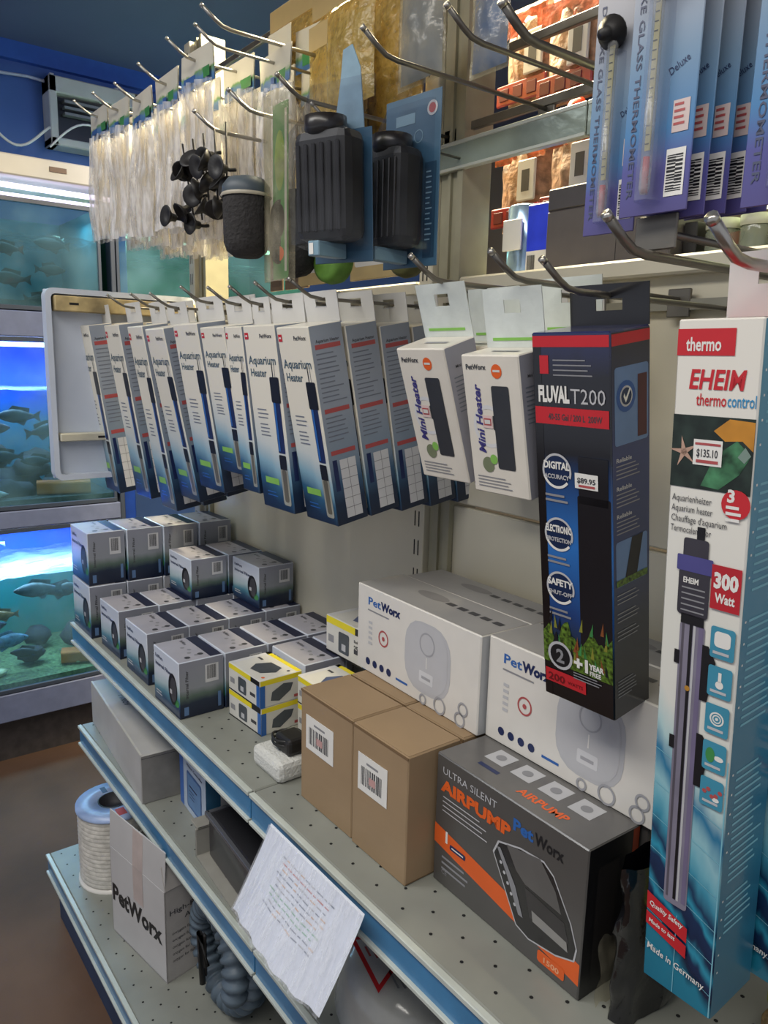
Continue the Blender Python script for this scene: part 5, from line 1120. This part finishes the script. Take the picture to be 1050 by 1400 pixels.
# metal dividers on the middle shelf (seam)
# ================================================================== BOTTOM SHELF
z3 = -.5766
rope = mat('white_braided_rope', (206, 202, 192), .55, var=.12, scale=60, bump=.4, bscale=90)
def spool(loc, R0, H, label, seed, dark=False):
    t = tag(empty('rope_spool', loc), label, 'spool')
    prof = [(R0*.5, .006)]; n = 16
    for k in range(n):
        z0 = .008+(H-.018)*k/n; dz = (H-.018)/n
        prof += [(R0*.93, z0), (R0*.965, z0+dz*.5), (R0*.93, z0+dz*.98)]
    b = MB(); b.lathe(prof+[(R0*.4, H-.008)], rope, 32); obj('rope', b, t)
    b = MB(); b.lathe([(R0, 0), (R0, .006), (R0*.3, .006)], wc, 32); b.lathe([(R0*.3, 0), (R0, 0)], wc, 32); obj('flange', b, t)
    b = MB(); b.lathe([(R0, H-.008), (R0*1.0, H), (R0*.42, H+.0005), (R0*.42, H-.03), (0, H-.03)], mat('blue_white_label', (150, 170, 206), .35, var=.3, scale=12), 32); obj('flange', b, t)
    b = MB(); b.lathe([(R0*.42, H-.03), (R0*.42, H+.0012), (R0*.38, H+.0012), (R0*.38, H-.02), (0, H-.02)], mat('dark_hub', (36, 36, 42), .5), 24); obj('hub', b, t)
    b = MB(); fr = (Vector((-R0*.9, -.012, H)), X, Y); b.rect(fr, R0*.1, 0, R0*.42, .012, navy, 3); b.rect(fr, R0*1.4, .0, R0*1.75, .02, dullred, 3); b.rect(fr, R0*.1, .022, R0*.44, .034, palegrey, 3); obj('label', b, t)
spool((-.738, -.330, z3), .084, .185, 'large spool of white braided line with a blue and white disc label', 1)
# big white PetWorx carton
t = tag(empty('petworx_carton', (-.551, -.400, z3), (0, 0, .17)), 'white carton with big black lettering and one raised taped flap', 'box')
W, D, H = .210, .170, .200
bw = mat('white_corrugated', (188, 186, 184), .6, var=.05, scale=7, bump=.05); bs = mat('grey_corrugated_side', (168, 164, 160), .65, var=.05)
b = MB(); b.box(0, 0, 0, W, .003, H, bw, .0008); b.box(W-.003, 0, 0, W, D, H, bs, .0008); b.box(0, 0, 0, .003, D, H, bs, .0008); b.box(0, D-.003, 0, W, D, H, bs, .0008); b.box(0, 0, 0, W, D, .003, bs)
fr, rt, tp, lf = faces(W, D, H)
b.text(fr, 'PetWorx', W*.02, H*.40, H*.26, black, 2, .04, fit=W*.92); b.rect(fr, W*.44, H*.62, W*.62, H-.001, mat('tape_pinkish', (190, 176, 170), .3), 2)
b.text(rt, 'High-Pressure', D*.05, H*.72, H*.075, darkgrey, 2, .01, fit=D*.7); b.text(rt, 'Air Pump', D*.25, H*.62, H*.075, darkgrey, 2, .01, fit=D*.45)
for k in range(5): b.text(rt, 'oxygen for fish tank use', D*.08, H*(.50-.075*k), H*.045, darkgrey, 2, 0, fit=D*(.6-.03*k))
obj('carton', b, t)
b = MB(); b.box(0, 0, 0, W, .0025, .082, bw, .0008, Matrix.Translation((0, 0, H)) @ Matrix.Rotation(math.radians(-3), 4, 'X')); b.box(W*.44, -.0006, 0, W*.62, 0, .08, MATS['tape_pinkish'], 0, Matrix.Translation((0, 0, H)) @ Matrix.Rotation(math.radians(-3), 4, 'X')); obj('flap', b, t)
b = MB(); b.box(0, 0, 0, .0025, D, .05, bs, .0008, Matrix.Translation((W, 0, H)) @ Matrix.Rotation(math.radians(-14), 4, 'Y')); obj('flap', b, t)
# second spool behind carton
spool((-.56, -.13, z3), .065, .19, 'dark-hubbed spool half hidden behind the white lettered carton', 2)
# corrugated hose coil
hose = mat('grey_blue_hose', (84, 98, 110), .5, var=.1, scale=20)
t = tag(empty('hose_coil', (-.235, -.330, z3)), 'coil of grey-blue corrugated hose on the bottom shelf', 'hose')
b = MB(); pts = []; rs = []
N_ = 300
for k in range(N_+1):
    a = -.3+k/N_*2*PI*1.9; R0 = .088
    pts.append((R0*math.cos(a), .012+.040*k/N_*1.6+.004*math.sin(a), .114+R0*math.sin(a))); rs.append(.0245 if (k//3) % 2 else .018)
b.tube(pts, rs, hose, 14); obj('hose', b, t)
b = MB(); b.tube([(.0, .0, .10), (-.03, -.0, .15), (-.02, .0, .05)], .006, rubber, 8); b.box(-.03, .004, .06, -.018, .010, .15, rubber, .003); obj('strap', b, t)
b = MB(); b.tube([(0, 0, 0), (.10, .03, .0)], .010, mat('pale_pipe', (176, 176, 166), .4), 14); put('pale_pipe', b, 'short pale plastic pipe behind the hose coil', 'pipe', (-.34, -.22, z3+.10), (0, 0, .2))
# dark crate under
b = MB(); b.box(0, 0, 0, .26, .19, .14, mat('dark_grey_crate', (46, 50, 56), .5, var=.1), .006)
for k in range(6): b.box(.02+.038*k, -.003, .02, .04+.038*k, .001, .12, mat('crate_rib', (60, 64, 70), .5), .001)
put('plastic_crate', b, 'dark grey ribbed plastic crate right of the hose coil', 'crate', (-.11, -.215, z3))
# corner item bottom right
t = tag(empty('coir_block', (.655, -.175, .0)), 'brown coir block with yellow and green label at the lower right corner', 'block')
b = MB(); b.box(0, 0, 0, .07, .06, .035, mat('brown_coir', (112, 92, 58), .9, var=.4, scale=120, bump=1, bscale=150), .008); obj('block', b, t)
b = MB(); b.box(.0, .01, .036, .05, .05, .06, mat('yellow_green_pack', (150, 160, 60), .4, var=.3, scale=40), .004); obj('label_band', b, t)
